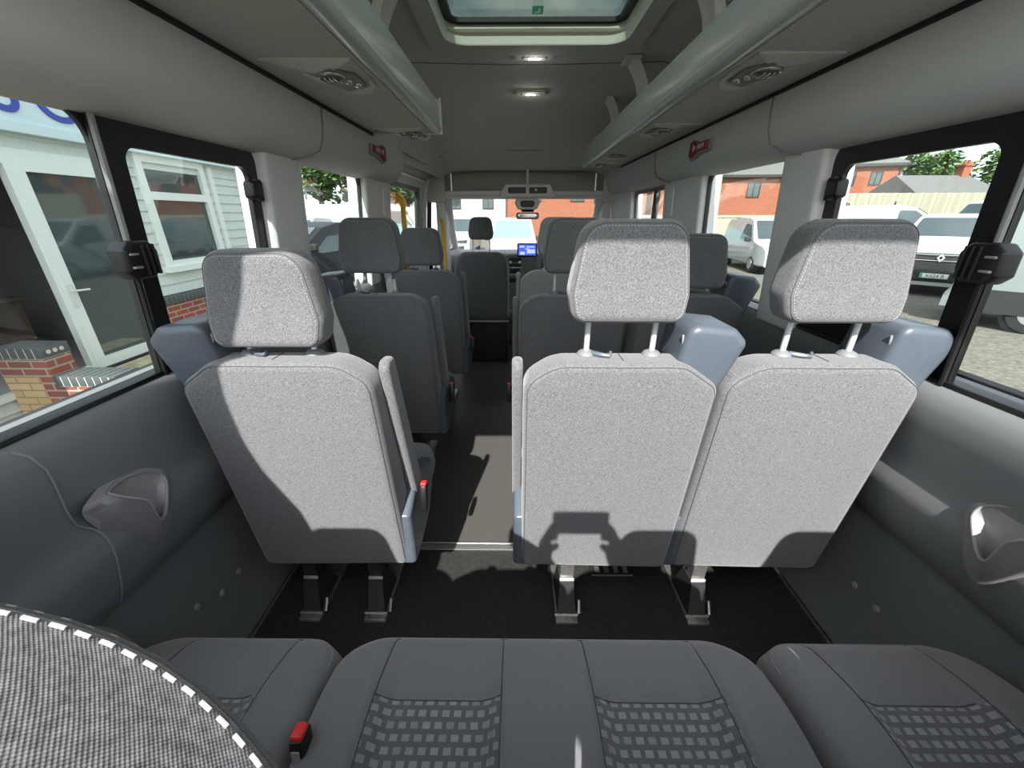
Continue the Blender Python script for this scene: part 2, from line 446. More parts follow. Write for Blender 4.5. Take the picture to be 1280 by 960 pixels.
# pillars ---------------------------------------------------------------------
def pillar(name, side, y0, y1, label, z0=.93, z1=1.50, depth=.055, bevel=.022):
    X = XL if side < 0 else XR
    m = MB()
    def f(a, b, d): return (X(b) - side * d * 1.0 + side * .02, a, b)
    m.pillow([(y0, z0), (y1, z0), (y1, z1), (y0, z1)], depth, -.05, bevel, f, 4)
    o = m.build(name, 'pillar'); struct(o, label, 'trim'); return o
p1 = pillar('trim_3', -1, 1.365, 1.60, 'light grey pillar between the two left side windows')
p2 = pillar('trim_4', -1, 2.25, 2.68, 'light grey pillar behind the sliding side door')
p3 = pillar('trim_5', 1, 1.31, 1.515, 'light grey pillar between the two rear right windows')
p4 = pillar('trim_6', 1, 2.13, 2.66, 'grey pillar between the second and third right windows')
p5 = pillar('trim_7', 1, 3.42, 4.10, 'grey pillar ahead of the third right window')
for par, side, y in ((p2, -1, 2.53), (p4, 1, 2.50)):
    X = XL if side < 0 else XR
    m = MB(); m.pillow(rpoly([(y - .02, 1.30), (y + .02, 1.30), (y + .02, 1.455), (y - .02, 1.455)], .012), .042, .03, .003, lambda a, b, d: (X(b) - side * d, a, b), 2)
    m.build('grab_slot', 'whiteplastic', par)
# D pillars framing the open rear doorway
DL = [(-.95, -.02), (-.70, -.02), (-.70, 1.20), (-.705, 1.30), (-.72, 1.40), (-.775, 1.53), (-.80, 1.65), (-.80, 1.78), (-.785, 1.86), (-.75, 1.92), (-.71, 2.03), (-.69, 2.10), (-.69, 2.2), (-.95, 2.2)]
m = MB(); m.prism(ccw(DL), lambda a, b: (a, -.13, b), lambda a, b: (a, -.07, b))
o = m.build('wall_rear', 'pillar', smooth=False); struct(o, 'left upright of the open rear doorway', 'wall')
m = MB(); m.prism(ccw([(1.08, -.02), (.93, -.02), (.90, 1.2), (.88, 1.6), (.84, 1.9), (.74, 2.0), (.74, 2.08), (1.08, 2.08)]), lambda a, b: (a, -.13, b), lambda a, b: (a, -.07, b))
m.build('doorway_upright', 'pillar', o, smooth=False)

# ceiling ----------------------------------------------------------------------
XC = .068
YZ = [(.04, 1.98), (2.25, 1.98), (2.7, 1.965), (3.0, 1.935), (3.3, 1.885), (3.6, 1.815), (3.8, 1.755), (3.95, 1.70), (4.05, 1.66)]
def zc(y): return interp(YZ, y)
def csec(y, hw=.66):
    """(x,z) ceiling cross-section at y"""
    zt = zc(y); k = (zt - 1.60) / .38
    w_ = 1 - sm((y - 2.6) / 1.2)
    A = [(-.765, 1.60), (-.772, 1.60 + .16 * k), (-.765, 1.60 + .28 * k), (-.725, 1.60 + .355 * k), (-.62, 1.60 + .378 * k), (-.34, 1.60 + .38 * k)]
    Bp = [(-.735, 1.60), (-.725, 1.60 + .14 * k), (-.69, 1.60 + .25 * k), (-.62, 1.60 + .335 * k), (-.50, 1.60 + .372 * k), (-.34, 1.60 + .38 * k)]
    o_ = .085 * (1 - sm((y - .25) / .35))
    prof = [(lerp(b[0], a[0], w_) - (o_ if q < 3 else 0), lerp(b[1], a[1], w_)) for q, (a, b) in enumerate(zip(A, Bp))]
    return [(XC + x, z) for x, z in prof] + [(XC + x, z) for x, z in [(-.1, zt), (.1, zt)]] + [(XC - x, z) for x, z in prof[::-1]]
HX0, HX1, HY0, HY1 = -.30, .455, .80, 2.06
m = MB()
def cstrip(ys, sel):
    rings = []
    for y in ys:
        s_ = csec(y); p = [s_[i] for i in sel] if not callable(sel) else sel(y, s_)
        rings.append([(x, y, z) for x, z in p] + [(XC + (x - XC) * 1.03, y, z + .03) for x, z in p[::-1]])
    m.loft(rings, caps=False)
ysA = [.04, .15, .25, .35, .45, .55, HY0]; ysB = [HY0, 1.4, HY1]; ysC = [HY1, 2.25, 2.5, 2.7, 2.85, 3.0, 3.15, 3.3, 3.45, 3.6, 3.7, 3.8, 3.9, 4.0]
cstrip(ysA, lambda y, s_: s_); cstrip(ysC, lambda y, s_: s_)
cstrip(ysB, lambda y, s_: s_[:5] + [(HX0, zc(y))]); cstrip(ysB, lambda y, s_: [(HX1, zc(y))] + s_[-5:])
ce = m.build('ceiling', 'roof'); struct(ce, 'grey fabric roof lining curving down towards the windscreen', 'ceiling')
for y in (2.31, 3.63):
    s_ = csec(y)
    MB().tube([(x, y + .05 * (1 - (abs(x - XC) / .7) ** 2), zc(y + .05 * (1 - (abs(x - XC) / .7) ** 2)) - .001 if abs(x - XC) < .3 else z - .001) for x, z in s_[2:-2]], .003, 6).build('lining_seam', 'trimdark', ce)

# roof hatch (window)
w8 = empty('window_1', (0, 0, 0)); struct(w8, 'tinted glass roof hatch with black rubber seal', 'window')
O1 = rpoly([(HX0 - .06, HY0 - .06), (HX1 + .06, HY0 - .06), (HX1 + .07, HY1 + .13), (HX0 - .07, HY1 + .13)], .09)
I1 = rpoly([(HX0 + .005, HY0), (HX1 - .005, HY0), (HX1 - .005, HY1), (HX0 + .005, HY1)], .09)
G1 = rpoly([(HX0 + .0, HY0 + .03), (HX1 - .0, HY0 + .03), (HX1 + .005, HY1 + .085), (HX0 - .005, HY1 + .085)], .06)
m = MB(); m.ringplate(O1, I1, lambda a, b: (a, b, 1.985), lambda a, b: (a, b, 1.958)); m.build('hatch_surround', 'roof', w8)
m = MB()
m.loft([[(a, b, 1.955) for a, b in I1], [(a, b, 2.062) for a, b in G1], [(a, b, 2.062) for a, b in O1], [(a, b, 1.987) for a, b in O1]], caps=False)
m.build('hatch_tunnel', 'beige', w8)
m = MB(); m.ringplate(G1, offset(ccw(list(G1)), .034), lambda a, b: (a, b, 2.050), lambda a, b: (a, b, 2.066)); m.build('rubber_seal', 'black', w8)
m = MB(); m.prism(offset(ccw(list(G1)), .01), lambda a, b: (a, b, 2.066), lambda a, b: (a, b, 2.071)); m.build('pane', 'hatchglass', w8)
m = MB(); m.box((.083, 2.05, 2.0645), (.045, .07, .002)); o = m.build('warning_sticker', 'plategreen', w8)
m = MB(); m.box((.083, 2.065, 2.063), (.022, .012, .001)); m.box((.09, 2.045, 2.063), (.008, .03, .001)); m.build('sticker_mark', 'whiteplastic', o)

# ceiling lamps
for y, z, lab in ((2.235, 1.977, 'lit white strip lamp in the ceiling just ahead of the roof hatch'), (2.75, 1.962, 'lit white strip lamp in the ceiling farther towards the cab')):
    L_ = empty('ceiling_lamp', (.08, y, z - .001), label=lab, cat='ceiling lamp', group='ceiling lamps along the roof centre')
    m = MB(); m.pillow(rpoly([(-.095, -.04), (.095, -.04), (.095, .04), (-.095, .04)], .03), -.012, 0.004, .006, lambda a, b, d: (a, b, d), 3); m.build('housing', 'rack', L_)
    m = MB(); m.pillow(rpoly([(-.055, -.018), (.055, -.018), (.055, .018), (-.055, .018)], .012), -.016, -.008, .003, lambda a, b, d: (a, b, d), 2); m.build('diffuser', 'pale', L_)
    pl_ = bpy.data.lights.new('lamp_light', 'POINT'); pl_.energy = .16; pl_.shadow_soft_size = .02; pl_.color = (1, .97, .9)
    po_ = bpy.data.objects.new('lamp_light', pl_); COL.objects.link(po_); po_.parent = L_; po_.location = (0, 0, -.035)
    for sx in (-.018, .018):
        m = MB(); m.lathe([(0, -.0175), (.010, -.0172), (.010, -.015), (0, -.015)], (sx, 0, 0), 12); m.build('bulb', 'led', L_)

# front overhead shelf + header -----------------------------------------------------------
sh = empty('trim_8', (0, 4.0, 1.5)); struct(sh, 'grey overhead shelf above the windscreen', 'trim')
m = MB()
m.box((XC, .36, .09), (1.42, .02, .24)); m.box((XC, .16, -.03), (1.46, .40, .02)); m.box((XC, .2, .20), (1.46, .42, .02))
for sx in (-.80, .80): m.box((XC + sx, .2, .08), (.16, .46, .32))
m.build('shelf_recess', 'rack', sh)
m = MB(); m.pillow(rpoly([(XC - .72, -.055), (XC + .72, -.055), (XC + .74, .0), (XC + .72, .012), (XC - .72, .012), (XC - .74, 0)], .01), -.02, .05, .01, lambda a, b, d: (a, d, b), 3); m.build('shelf_lip', 'pillar', sh)
oc = empty('overhead_console', (.10, 3.96, 1.49), label='pale overhead console with two dark pockets above the mirror', cat='overhead console')
m = MB(); m.pillow(rpoly([(-.27, -.035), (.27, -.035), (.20, .075), (-.20, .075)], .015), -.02, .06, .012, lambda a, b, d: (a, d, b), 3); m.build('console_body', 'pillar', oc)
for sx in (-.095, .095):
    m = MB(); m.pillow(rpoly([(sx - .08, -.002), (sx + .08, -.002), (sx + .08, .048), (sx - .08, .048)], .008), -.024, -.01, .003, lambda a, b, d: (a, d, b), 2); m.build('pocket', 'black', oc)
m = MB(); m.lathe([(0, -.004), (.011, -.003), (.011, .004), (0, .004)], (.075, -.026, .026), 14, 'y'); m.build('dial', 'pale', oc)
m = MB(); m.pillow(rpoly([(-.09, -.135), (.09, -.135), (.13, -.045), (-.13, -.045)], .03), -.03, .06, .012, lambda a, b, d: (a, d, b), 3); o = m.build('lamp_unit', 'pillar', oc)
m = MB(); m.pillow(rpoly([(-.06, -.115), (.06, -.115), (.065, -.06), (-.065, -.06)], .02), -.036, -.02, .004, lambda a, b, d: (a, d, b), 2); m.build('lamp_cover', 'black', o)
m = MB(); m.box((.0, .01, .13), (.022, .012, .13), .004); m.build('strap', 'pale', oc)
mi = empty('rear_view_mirror', (.105, 4.02, 1.30), label='grey rear-view mirror hanging below the overhead console', cat='mirror')
m = MB(); m.pillow(rpoly([(-.105, -.028), (.105, -.028), (.11, .03), (-.11, .03)], .02), -.02, .02, .012, lambda a, b, d: (a, d, b), 3); m.build('mirror_shell', 'trimmid', mi)
m = MB(); m.lathe([(.055, .035), (.065, .05), (.05, .06), (0, .06)], (0, .01, 0), 16); m.build('mirror_mount', 'black', mi)
m = MB(); m.pillow(rpoly([(-.095, -.02), (.095, -.02), (.1, .022), (-.1, .022)], .015), -.0225, -.015, .002, lambda a, b, d: (a, d, b), 2); m.build('mirror_glass', 'lens', mi)

# side windows ------------------------------------------------------------------------------
def side_pane(name, side, y0, y1, par, z0=ZS, z1=ZT):
    X = XL if side < 0 else XR
    m = MB(); m.prism([(y0, z0), (y1, z0), (y1, z1), (y0, z1)], lambda a, b: (X(b) + side * .002, a, b), lambda a, b: (X(b) + side * .006, a, b))
    return m.build(name, 'glass', par, smooth=False)
def side_frame(name, side, outer, inner, par, d0=.0, d1=.03, mat='black'):
    X = XL if side < 0 else XR
    m = MB(); m.ringplate(outer, inner, lambda a, b: (X(b) + side * d0, a, b), lambda a, b: (X(b) + side * d1, a, b))
    return m.build(name, mat, par)
def latch(side, yc, zc_, par):
    X = XL if side < 0 else XR
    la = None
    m = MB(); oc_ = rpoly([(yc - .045, zc_ - .022), (yc - .028, zc_ - .038), (yc + .018, zc_ - .038), (yc + .036, zc_ - .018), (yc + .036, zc_ + .018), (yc + .018, zc_ + .038), (yc - .028, zc_ + .038), (yc - .045, zc_ + .022)], .008)
    m.pillow(oc_, .044, .0, .010, lambda a, b, d: (X(b) - side * d, a, b), 3)
    la = m.build('latch', 'black', par)
    m = MB()
    for q in (-.006, .008, .021): m.box((X(zc_) - side * .044, yc + q, zc_), (.010, .004, .062), .002)
    m.build('latch_rib', 'blackmatt', la)
    m = MB()
    for q in (-.013, .013): m.box((X(zc_) - side * .045, yc - .028, zc_ + q), (.008, .020, .005), .002)
    m.build('latch_stud', 'trimmid', la)
def hinge(side, yc, zc_, par):
    X = XL if side < 0 else XR
    m = MB(); m.pillow(rpoly([(yc - .03, zc_ - .024), (yc + .02, zc_ - .03), (yc + .02, zc_ + .03), (yc - .03, zc_ + .024)], .01), .035, -.0, .008, lambda a, b, d: (X(b) - side * d, a, b), 3)
    m.lathe([(0, -.03), (.012, -.03), (.012, .03), (0, .03)], (X(zc_) - side * .02, yc + .012, zc_), 10)
    m.build('hinge', 'black', par)
for side, nm, yA, yB, lab in ((-1, 'window_2', .855, 1.365, 'rear left side window with black opening quarter pane'), (1, 'window_3', .808, 1.31, 'rear right side window with black opening quarter pane')):
    w = empty(nm); struct(w, lab, 'window')
    X = XL if side < 0 else XR
    side_pane('fixed_pane', side, -.08, yA + .01, w)
    side_pane('opening_pane', side, yA, yB, w)
    out = rpoly([(yA, ZS), (yB, ZS), (yB, ZT + .01), (yA, ZT + .01)], [.004, .004, .05, .004], 8)
    inn = rpoly([(yA + .062, ZS + .082), (yB - .045, ZS + .082), (yB - .045, ZT - .050), (yA + .062, ZT - .050)], [.03, .03, .03, .03], 8)
    side_frame('opening_frame', side, out, inn, w, -.005, .009)
    # bright-edged guide rod on the divider and corner of the fixed pane
    m = MB(); m.tube([(X(z) - side * .010, yA + .006 + (.012 * sm((z - 1.245) / -.02) if z < 1.25 else 0), z) for z in (ZT, 1.40, 1.30, 1.262, 1.25)], .006, 8); m.build('guide_rod', 'trimmid', w)
    m = MB(); m.tube([(X(z) - side * .010, yA + .006, z) for z in (1.19, 1.1, 1.0, ZS)], .006, 8); m.build('guide_rod', 'black', w)
    cor = [(yA, ZT)] + [(yA - .050 * (1 - math.sin(a)), ZT - .055 * (1 - math.cos(a))) for a in [PI / 2 * k / 8 for k in range(9)]]
    m = MB(); m.prism(ccw(cor), lambda a, b: (X(b) + side * .0, a, b), lambda a, b: (X(b) + side * .009, a, b)); m.build('corner_fillet', 'black', w, smooth=False)
    m = MB(); m.box((X(ZS) + side * .008, (yB - .08) / 2, ZS + .006), (.040, yB + .08, .012), .003); m.build('sill_seal', 'black', w)
    latch(side, yA + .004, 1.215, w); hinge(side, yB - .045, 1.372, w)
for side, nm, yA, yB, lab in ((-1, 'window_4', 1.60, 2.25, 'second left side window beside the dark parked car'), (1, 'window_5', 1.515, 2.13, 'second right side window looking at a white van')):
    w = empty(nm); struct(w, lab, 'window')
    side_pane('pane', side, yA - .02, yB + .02, w)
    out = rpoly([(yA - .03, ZS - .02), (yB + .03, ZS - .02), (yB + .03, ZT + .03), (yA - .03, ZT + .03)], .01, 8)
    inn = rpoly([(yA + .006, ZS + .006), (yB - .012, ZS + .006), (yB - .012, ZT - .004), (yA + .006, ZT - .004)], .04, 8)
    side_frame('rubber_seal', side, out, inn, w, -.004, .012)
w = empty('window_6'); struct(w, 'small third right window with black sliding divider', 'window')
side_pane('pane', 1, 2.6, 3.45, w)
side_frame('rubber_seal', 1, rpoly([(2.6, ZS - .02), (3.45, ZS - .02), (3.45, ZT + .03), (2.6, ZT + .03)], .01, 8), rpoly([(2.68, ZS + .006), (3.40, ZS + .006), (3.40, ZT - .03), (2.68, ZT - .03)], .04, 8), w, .004, .02)
m = MB(); m.box((XR(1.2) - .0, 2.93, 1.2), (.03, .055, .56), .006); m.build('divider', 'black', w)

# sliding side door on the left ---------------------------------------------------------------
d1 = empty('door_1'); struct(d1, 'silver-grey sliding side door with dark glass seal', 'door')
DP = [(-.752, 1.665), (-.785, 1.60), (-.815, 1.53), (-.842, 1.45), (-.862, 1.25), (-.872, 1.0), (-.885, .6), (-.895, .02)]
def DX(z): return interp([(p[1], p[0]) for p in DP[::-1]], z)
def dfun(off): return lambda a, b: (DX(b) - off, a, b)
y0, y1 = 2.62, 4.06
outer = rpoly([(y0, .02), (y1, .02), (y1, 1.66), (y0, 1.66)], [.01, .01, .16, .01], 8)
m = MB()
def dgrid(ya, yb, za, zb, n=6):
    m.loft([[(DX(lerp(za, zb, k / n)), ya, lerp(za, zb, k / n)) for k in range(n + 1)] + [(DX(lerp(za, zb, k / n)) - .03, ya, lerp(za, zb, k / n)) for k in range(n, -1, -1)],
            [(DX(lerp(za, zb, k / n)), yb, lerp(za, zb, k / n)) for k in range(n + 1)] + [(DX(lerp(za, zb, k / n)) - .03, yb, lerp(za, zb, k / n)) for k in range(n, -1, -1)]])
dgrid(y0, y1, 1.515, 1.665); dgrid(y0, y1, .02, .97); dgrid(3.70, y1, .97, 1.515); dgrid(y0, 2.74, .97, 1.515)
m.build('door_skin', 'doorsteel', d1)
m = MB(); m.tube([(DX(z) + .010, 3.86, z) for z in (1.60, 1.5, 1.4, 1.2, 1.0)], [.02, .03, .032, .032, .03], 8); m.build('door_post_rib', 'doorsteel', d1)
m = MB(); m.tube([(DX(1.56) + .012, y, 1.575) for y in (2.7, 3.2, 3.8)], .014, 8); m.build('door_rail', 'chrome', d1)
gi = rpoly([(2.74, .97), (3.70, .97), (3.70, 1.515), (2.74, 1.515)], .03, 8); gj = rpoly([(2.765, .995), (3.655, .995), (3.655, 1.485), (2.765, 1.485)], .06, 8)
m = MB(); m.ringplate(gi, gj, dfun(-.006), dfun(.02)); m.build('glass_seal', 'black', d1)
m = MB(); m.prism([(2.74, .98), (3.69, .98), (3.69, 1.51), (2.74, 1.51)], dfun(.012), dfun(.016)); m.build('pane', 'glass', d1, smooth=False)
m = MB()
zs = [.02, .4, .8, 1.2, 1.45, 1.55]
m.tube([(DX(z) + .02, 4.08, z) for z in zs] + [(DX(1.61) + .02, 4.05, 1.61), (DX(1.65) + .02, 3.97, 1.65), (DX(1.665) + .02, 3.85, 1.665), (DX(1.665) + .02, 3.2, 1.668), (DX(1.665) + .02, 2.60, 1.668)], .022, 8)
m.build('doorway_seal', 'black', d1)
# side of the roof above the door, and the step well
m = MB(); m.loft([[(-.67, y, 1.65), (-.735, y, 1.67), (-.76, y, 1.70), (-.67, y, 1.70)] for y in (2.6, 3.4, 4.2)]); o = m.build('header_rail', 'cant', d1)
MB().box((-.90, 3.35, -.25), (.5, 1.5, .04)).build('step', 'vinyl', d1)

for nm, pts, lab in (('grab_rail', [(-.75, 2.735, 1.405), (-.735, 2.73, 1.40), (-.72, 2.72, 1.37), (-.715, 2.70, 1.30), (-.715, 2.68, 1.10), (-.72, 2.66, .95), (-.73, 2.66, .86)], 'yellow grab rail at the rear edge of the side door'),
                     ('grab_rail', [(-.76, 4.12, 1.27), (-.735, 4.10, 1.275), (-.712, 4.07, 1.25), (-.70, 4.03, 1.18), (-.685, 3.95, .95), (-.675, 3.90, .80)], 'yellow grab rail at the front edge of the side door')):
    gr = empty(nm, (pts[0][0], pts[0][1], .8), label=lab, cat='grab rail', group='yellow grab rails by the sliding door')
    # smooth path
    P = [Vector(p) - gr.location for p in pts]; path = []
    for i in range(len(P) - 1):
        a, b, c, d = P[max(i - 1, 0)], P[i], P[i + 1], P[min(i + 2, len(P) - 1)]
        for k in range(5):
            t = k / 5; path.append(.5 * ((2 * b) + (c - a) * t + (2 * a - 5 * b + 4 * c - d) * t * t + (3 * b - a - 3 * c + d) * t ** 3))
    path.append(P[-1])
    MB().tube(path, .016, 10).build('rail', 'yellow', gr)
    m = MB(); m.lathe([(0, 0), (.026, 0), (.026, .01), (.018, .014), (0, .014)], tuple(P[0] - Vector((.008, 0, 0))), 14, 'x'); m.build('rail_flange', 'yellow', gr)

# cab: A pillars, windscreen, front door windows, dashboard ----------------------------------
for sx, nm, lab in ((-1, 'trim_9', 'pale windscreen pillar on the left of the cab'), (1, 'trim_10', 'pale windscreen pillar on the right of the cab')):
    m = MB(); X0, X1 = XC + sx * .715, XC + sx * .80
    path = [(X0, 4.05, 1.47), (X0 + sx * .02, 4.20, 1.38), (X0 + sx * .05, 4.50, 1.18), (X1, 4.95, .92)]
    m.tube(path, [.05, .042, .04, .045], 10); o = m.build(nm, 'pillar'); struct(o, lab, 'trim')
    # cab door window frame bar behind the A pillar
    m = MB(); m.tube([(X0 + sx * .07, 4.10, 1.42), (X0 + sx * .09, 4.40, 1.20), (X0 + sx * .11, 4.70, .98)], .014, 8); m.build('door_window_seal', 'black', o)
    m = MB(); m.box((X0 + sx * .13, 4.45, .50), (.06, .90, .92), .02); m.build('cab_door_panel', 'trimmid', o)
    m = MB(); m.pillow([(4.06, .0), (4.30, .0), (4.30, .95), (4.20, 1.40), (4.20, 1.66), (4.06, 1.66)], -.01, .08, .02, lambda a, b, d: (XC + sx * (.75 + d + .03 * (1 - b / 1.6)), a + .02, b), 3); m.build('door_pillar', 'pillar', o)
w = empty('window_7'); struct(w, 'windscreen across the front of the cab', 'window')
m = MB(); m.prism([(-.74, 0), (.74, 0), (.72, 1), (-.72, 1)], lambda a, b: (XC + a, lerp(5.02, 4.12, b), lerp(.92, 1.46, b)), lambda a, b: (XC + a, lerp(5.025, 4.125, b), lerp(.924, 1.464, b))); m.build('pane', 'glass', w, smooth=False)
da = empty('dashboard', (XC, 4.5, 0), label='grey dashboard with centre stack under the windscreen', cat='dashboard')
m = MB(); m.pillow(rpoly([(4.46 - 4.5, .45), (5.05 - 4.5, .45), (5.05 - 4.5, .90), (4.62 - 4.5, .955), (4.44 - 4.5, .93), (4.42 - 4.5, .78)], [.02, .02, .03, .05, .04, .04]), -.80, .80, .03, lambda a, b, d: (d, a, b), 3); m.build('dashboard_shell', 'trimmid', da)
m = MB(); m.pillow(rpoly([(-.20, .30), (.12, .30), (.13, .93), (-.20, .93)], .03), -.13, .0, .02, lambda a, b, d: (a + .02, d, b), 3); o = m.build('centre_stack', 'trimdark', da)
m = MB(); m.box((-.08, -.135, .875), (.13, .012, .04), .004); m.box((-.08, -.135, .82), (.13, .012, .03), .004); m.box((-.08, -.135, .76), (.10, .012, .05), .004); m.box((-.08, -.135, .66), (.12, .012, .05), .004); m.build('control_panel', 'black', o)
m = MB()
for kx in (-.13, -.03):
    m = MB(); m.lathe([(0, -.016), (.014, -.014), (.016, 0), (0, 0)], (kx, -.135, .845), 14, 'y'); m.build('rotary_knob', 'chrome', o)
m = MB(); m.box((-.08, -.138, .72), (.15, .012, .008), .003); m.box((-.08, -.138, .79), (.15, .012, .005), .002); m.build('bright_strip', 'chrome', o)
sc_ = empty('touchscreen', (.115, 4.36, .97), label='glowing blue touchscreen standing on the centre of the dashboard', cat='touchscreen')
m = MB(); m.pillow(rpoly([(-.105, -.068), (.105, -.068), (.105, .068), (-.105, .068)], .014), -.012, .012, .006, lambda a, b, d: (a, d, b), 3); m.build('screen_housing', 'black', sc_)
m = MB(); m.box((0, -.0125, .002), (.182, .002, .108)); o = m.build('display', 'screen', sc_)
m = MB()
for cx_, cz_, w_, h_ in ((-.055, .035, .05, .018), (.035, .032, .085, .012), (.04, -.012, .085, .04), (-.05, -.03, .05, .03), (.0, .012, .05, .008)): m.box((cx_, -.0140, cz_), (w_, .001, h_))
m.build('display_tile', 'screenui', o)
m = MB(); m.box((0, .03, -.05), (.10, .05, .06), .01); m.build('screen_bracket', 'trimmid', sc_)
m = MB(); m.pillow(rpoly([(-.15, .0), (.15, .0), (.15, .36), (-.15, .36)], .03), 0, .16, .03, lambda a, b, d: (XC + a - .05, 4.15 + d, b), 3)
o = m.build('centre_console', 'trimdark'); tag(o, 'dark console box below the centre of the dashboard', 'console')

# cup holders ----------------------------------------------------------------------------------
def cup_holder(side, dx, dy, label):
    """open pocket moulded on the wall: rim loop, skin falling to the wall, hollow inside"""
    base = Vector((side * .825 + dx, .69 + dy, .735))
    t = empty('cup_holder', base, label=label, cat='cup holder', group='cup holders moulded on the side walls')
    RIM = [(-.800, .614, .801), (-.818, .662, .797), (-.820, .708, .783), (-.818, .737, .757), (-.808, .735, .732), (-.790, .694, .690), (-.778, .664, .686), (-.766, .645, .755), (-.778, .622, .783)]
    BASE = [(-.800, .569, .804), (-.828, .650, .812), (-.832, .714, .798), (-.834, .765, .756), (-.834, .771, .713), (-.834, .739, .625), (-.834, .690, .590), (-.836, .626, .660), (-.815, .575, .765)]
    def cv(P, sub=5):
        out = []; n = len(P)
        for i in range(n):
            a, b, c, d = [Vector(P[(i + q) % n]) for q in (-1, 0, 1, 2)]
            for q in range(sub):
                u = q / sub; v = .5 * ((2 * b) + (c - a) * u * .8 + (2 * b - 2 * b) + 0 * a) if False else b.lerp(c, u) * .35 + .65 * (.5 * ((2 * b) + (c - a) * u + (2 * a - 5 * b + 4 * c - d) * u * u + (3 * b - a - 3 * c + d) * u ** 3))
                out.append(v)
        return out
    def loc(P): return [Vector(((-side) * (p.x + .825), p.y - .69, p.z - .735)) for p in P]
    rim, bs = cv(RIM), cv(BASE)
    c = sum(rim, Vector()) / len(rim)
    ins = [c + (p - c) * .94 + Vector((-.001, 0, -.001)) for p in rim]
    deep = []
    for p in rim:
        q = c + (p - c) * .80; fr = sm((p.x + .818) / .05)
        deep.append(Vector((lerp(-.819, p.x - .010, fr * .75), q.y, q.z - .045 * fr)))
    bot = [Vector((lerp(p.x, -.819, .6), lerp(p.y, c.y, .55), lerp(p.z, c.z - .03, .55))) for p in deep]
    mid = [b.lerp(r_, .55) + Vector((.006, 0, 0)) for b, r_ in zip(bs, rim)]
    m = MB(); m.loft([loc(bs), loc(mid), loc([b.lerp(r_, .94) for b, r_ in zip(mid, rim)]), loc([p + Vector((.002, 0, .001)) for p in rim]), loc(ins), loc(deep), loc(bot)]); m.build('cup_bowl', 'trimmid', t)
    m = MB(); m.tube(loc([p + Vector((.002, 0, .001)) for p in rim]), .0030, 8, True); m.build('cup_rim', 'trimmid', t)
cup_holder(-1, 0, 0, 'grey plastic cup holder on the left side wall')
cup_holder(1, .130, -.095, 'grey plastic cup holder on the right side wall')

# emergency hammers ---------------------------------------------------------------------------
for side, x, y, z, lab in ((-1, -.676, 2.17, 1.585, 'red emergency window hammer above the left windows'), (1, .809, 1.99, 1.575, 'red emergency window hammer above the right windows')):
    t = empty('emergency_hammer', (x, y, z), label=lab, cat='emergency hammer', group='red emergency hammers above the windows')
    s_ = -side
    m = MB(); m.pillow(rpoly([(-.10, -.022), (.0, -.026), (.085, -.045), (.085, .04), (.0, .022), (-.10, .02)], .008), .014, -.004, .004, lambda a, b, d: (s_ * d, a, b), 2); m.build('holder', 'trimmid', t)
    m = MB(); m.pillow(rpoly([(-.095, -.014), (.01, -.016), (.05, -.034), (.075, -.034), (.075, .03), (.05, .03), (.01, .014), (-.095, .014)], .006), .026, .010, .006, lambda a, b, d: (s_ * d, a, b), 3); h = m.build('hammer_body', 'hammerred', t)
    m = MB()
    for q in (-.075, -.055, -.038, -.02): m.box((s_ * .0265, q, 0), (.002, .009, .016))
    m.prism([(.0, 0), (.03, -.014), (.03, .014)], lambda a, b: (s_ * .0262, a, b), lambda a, b: (s_ * .0275, a, b)); m.build('white_mark', 'whiteplastic', h)

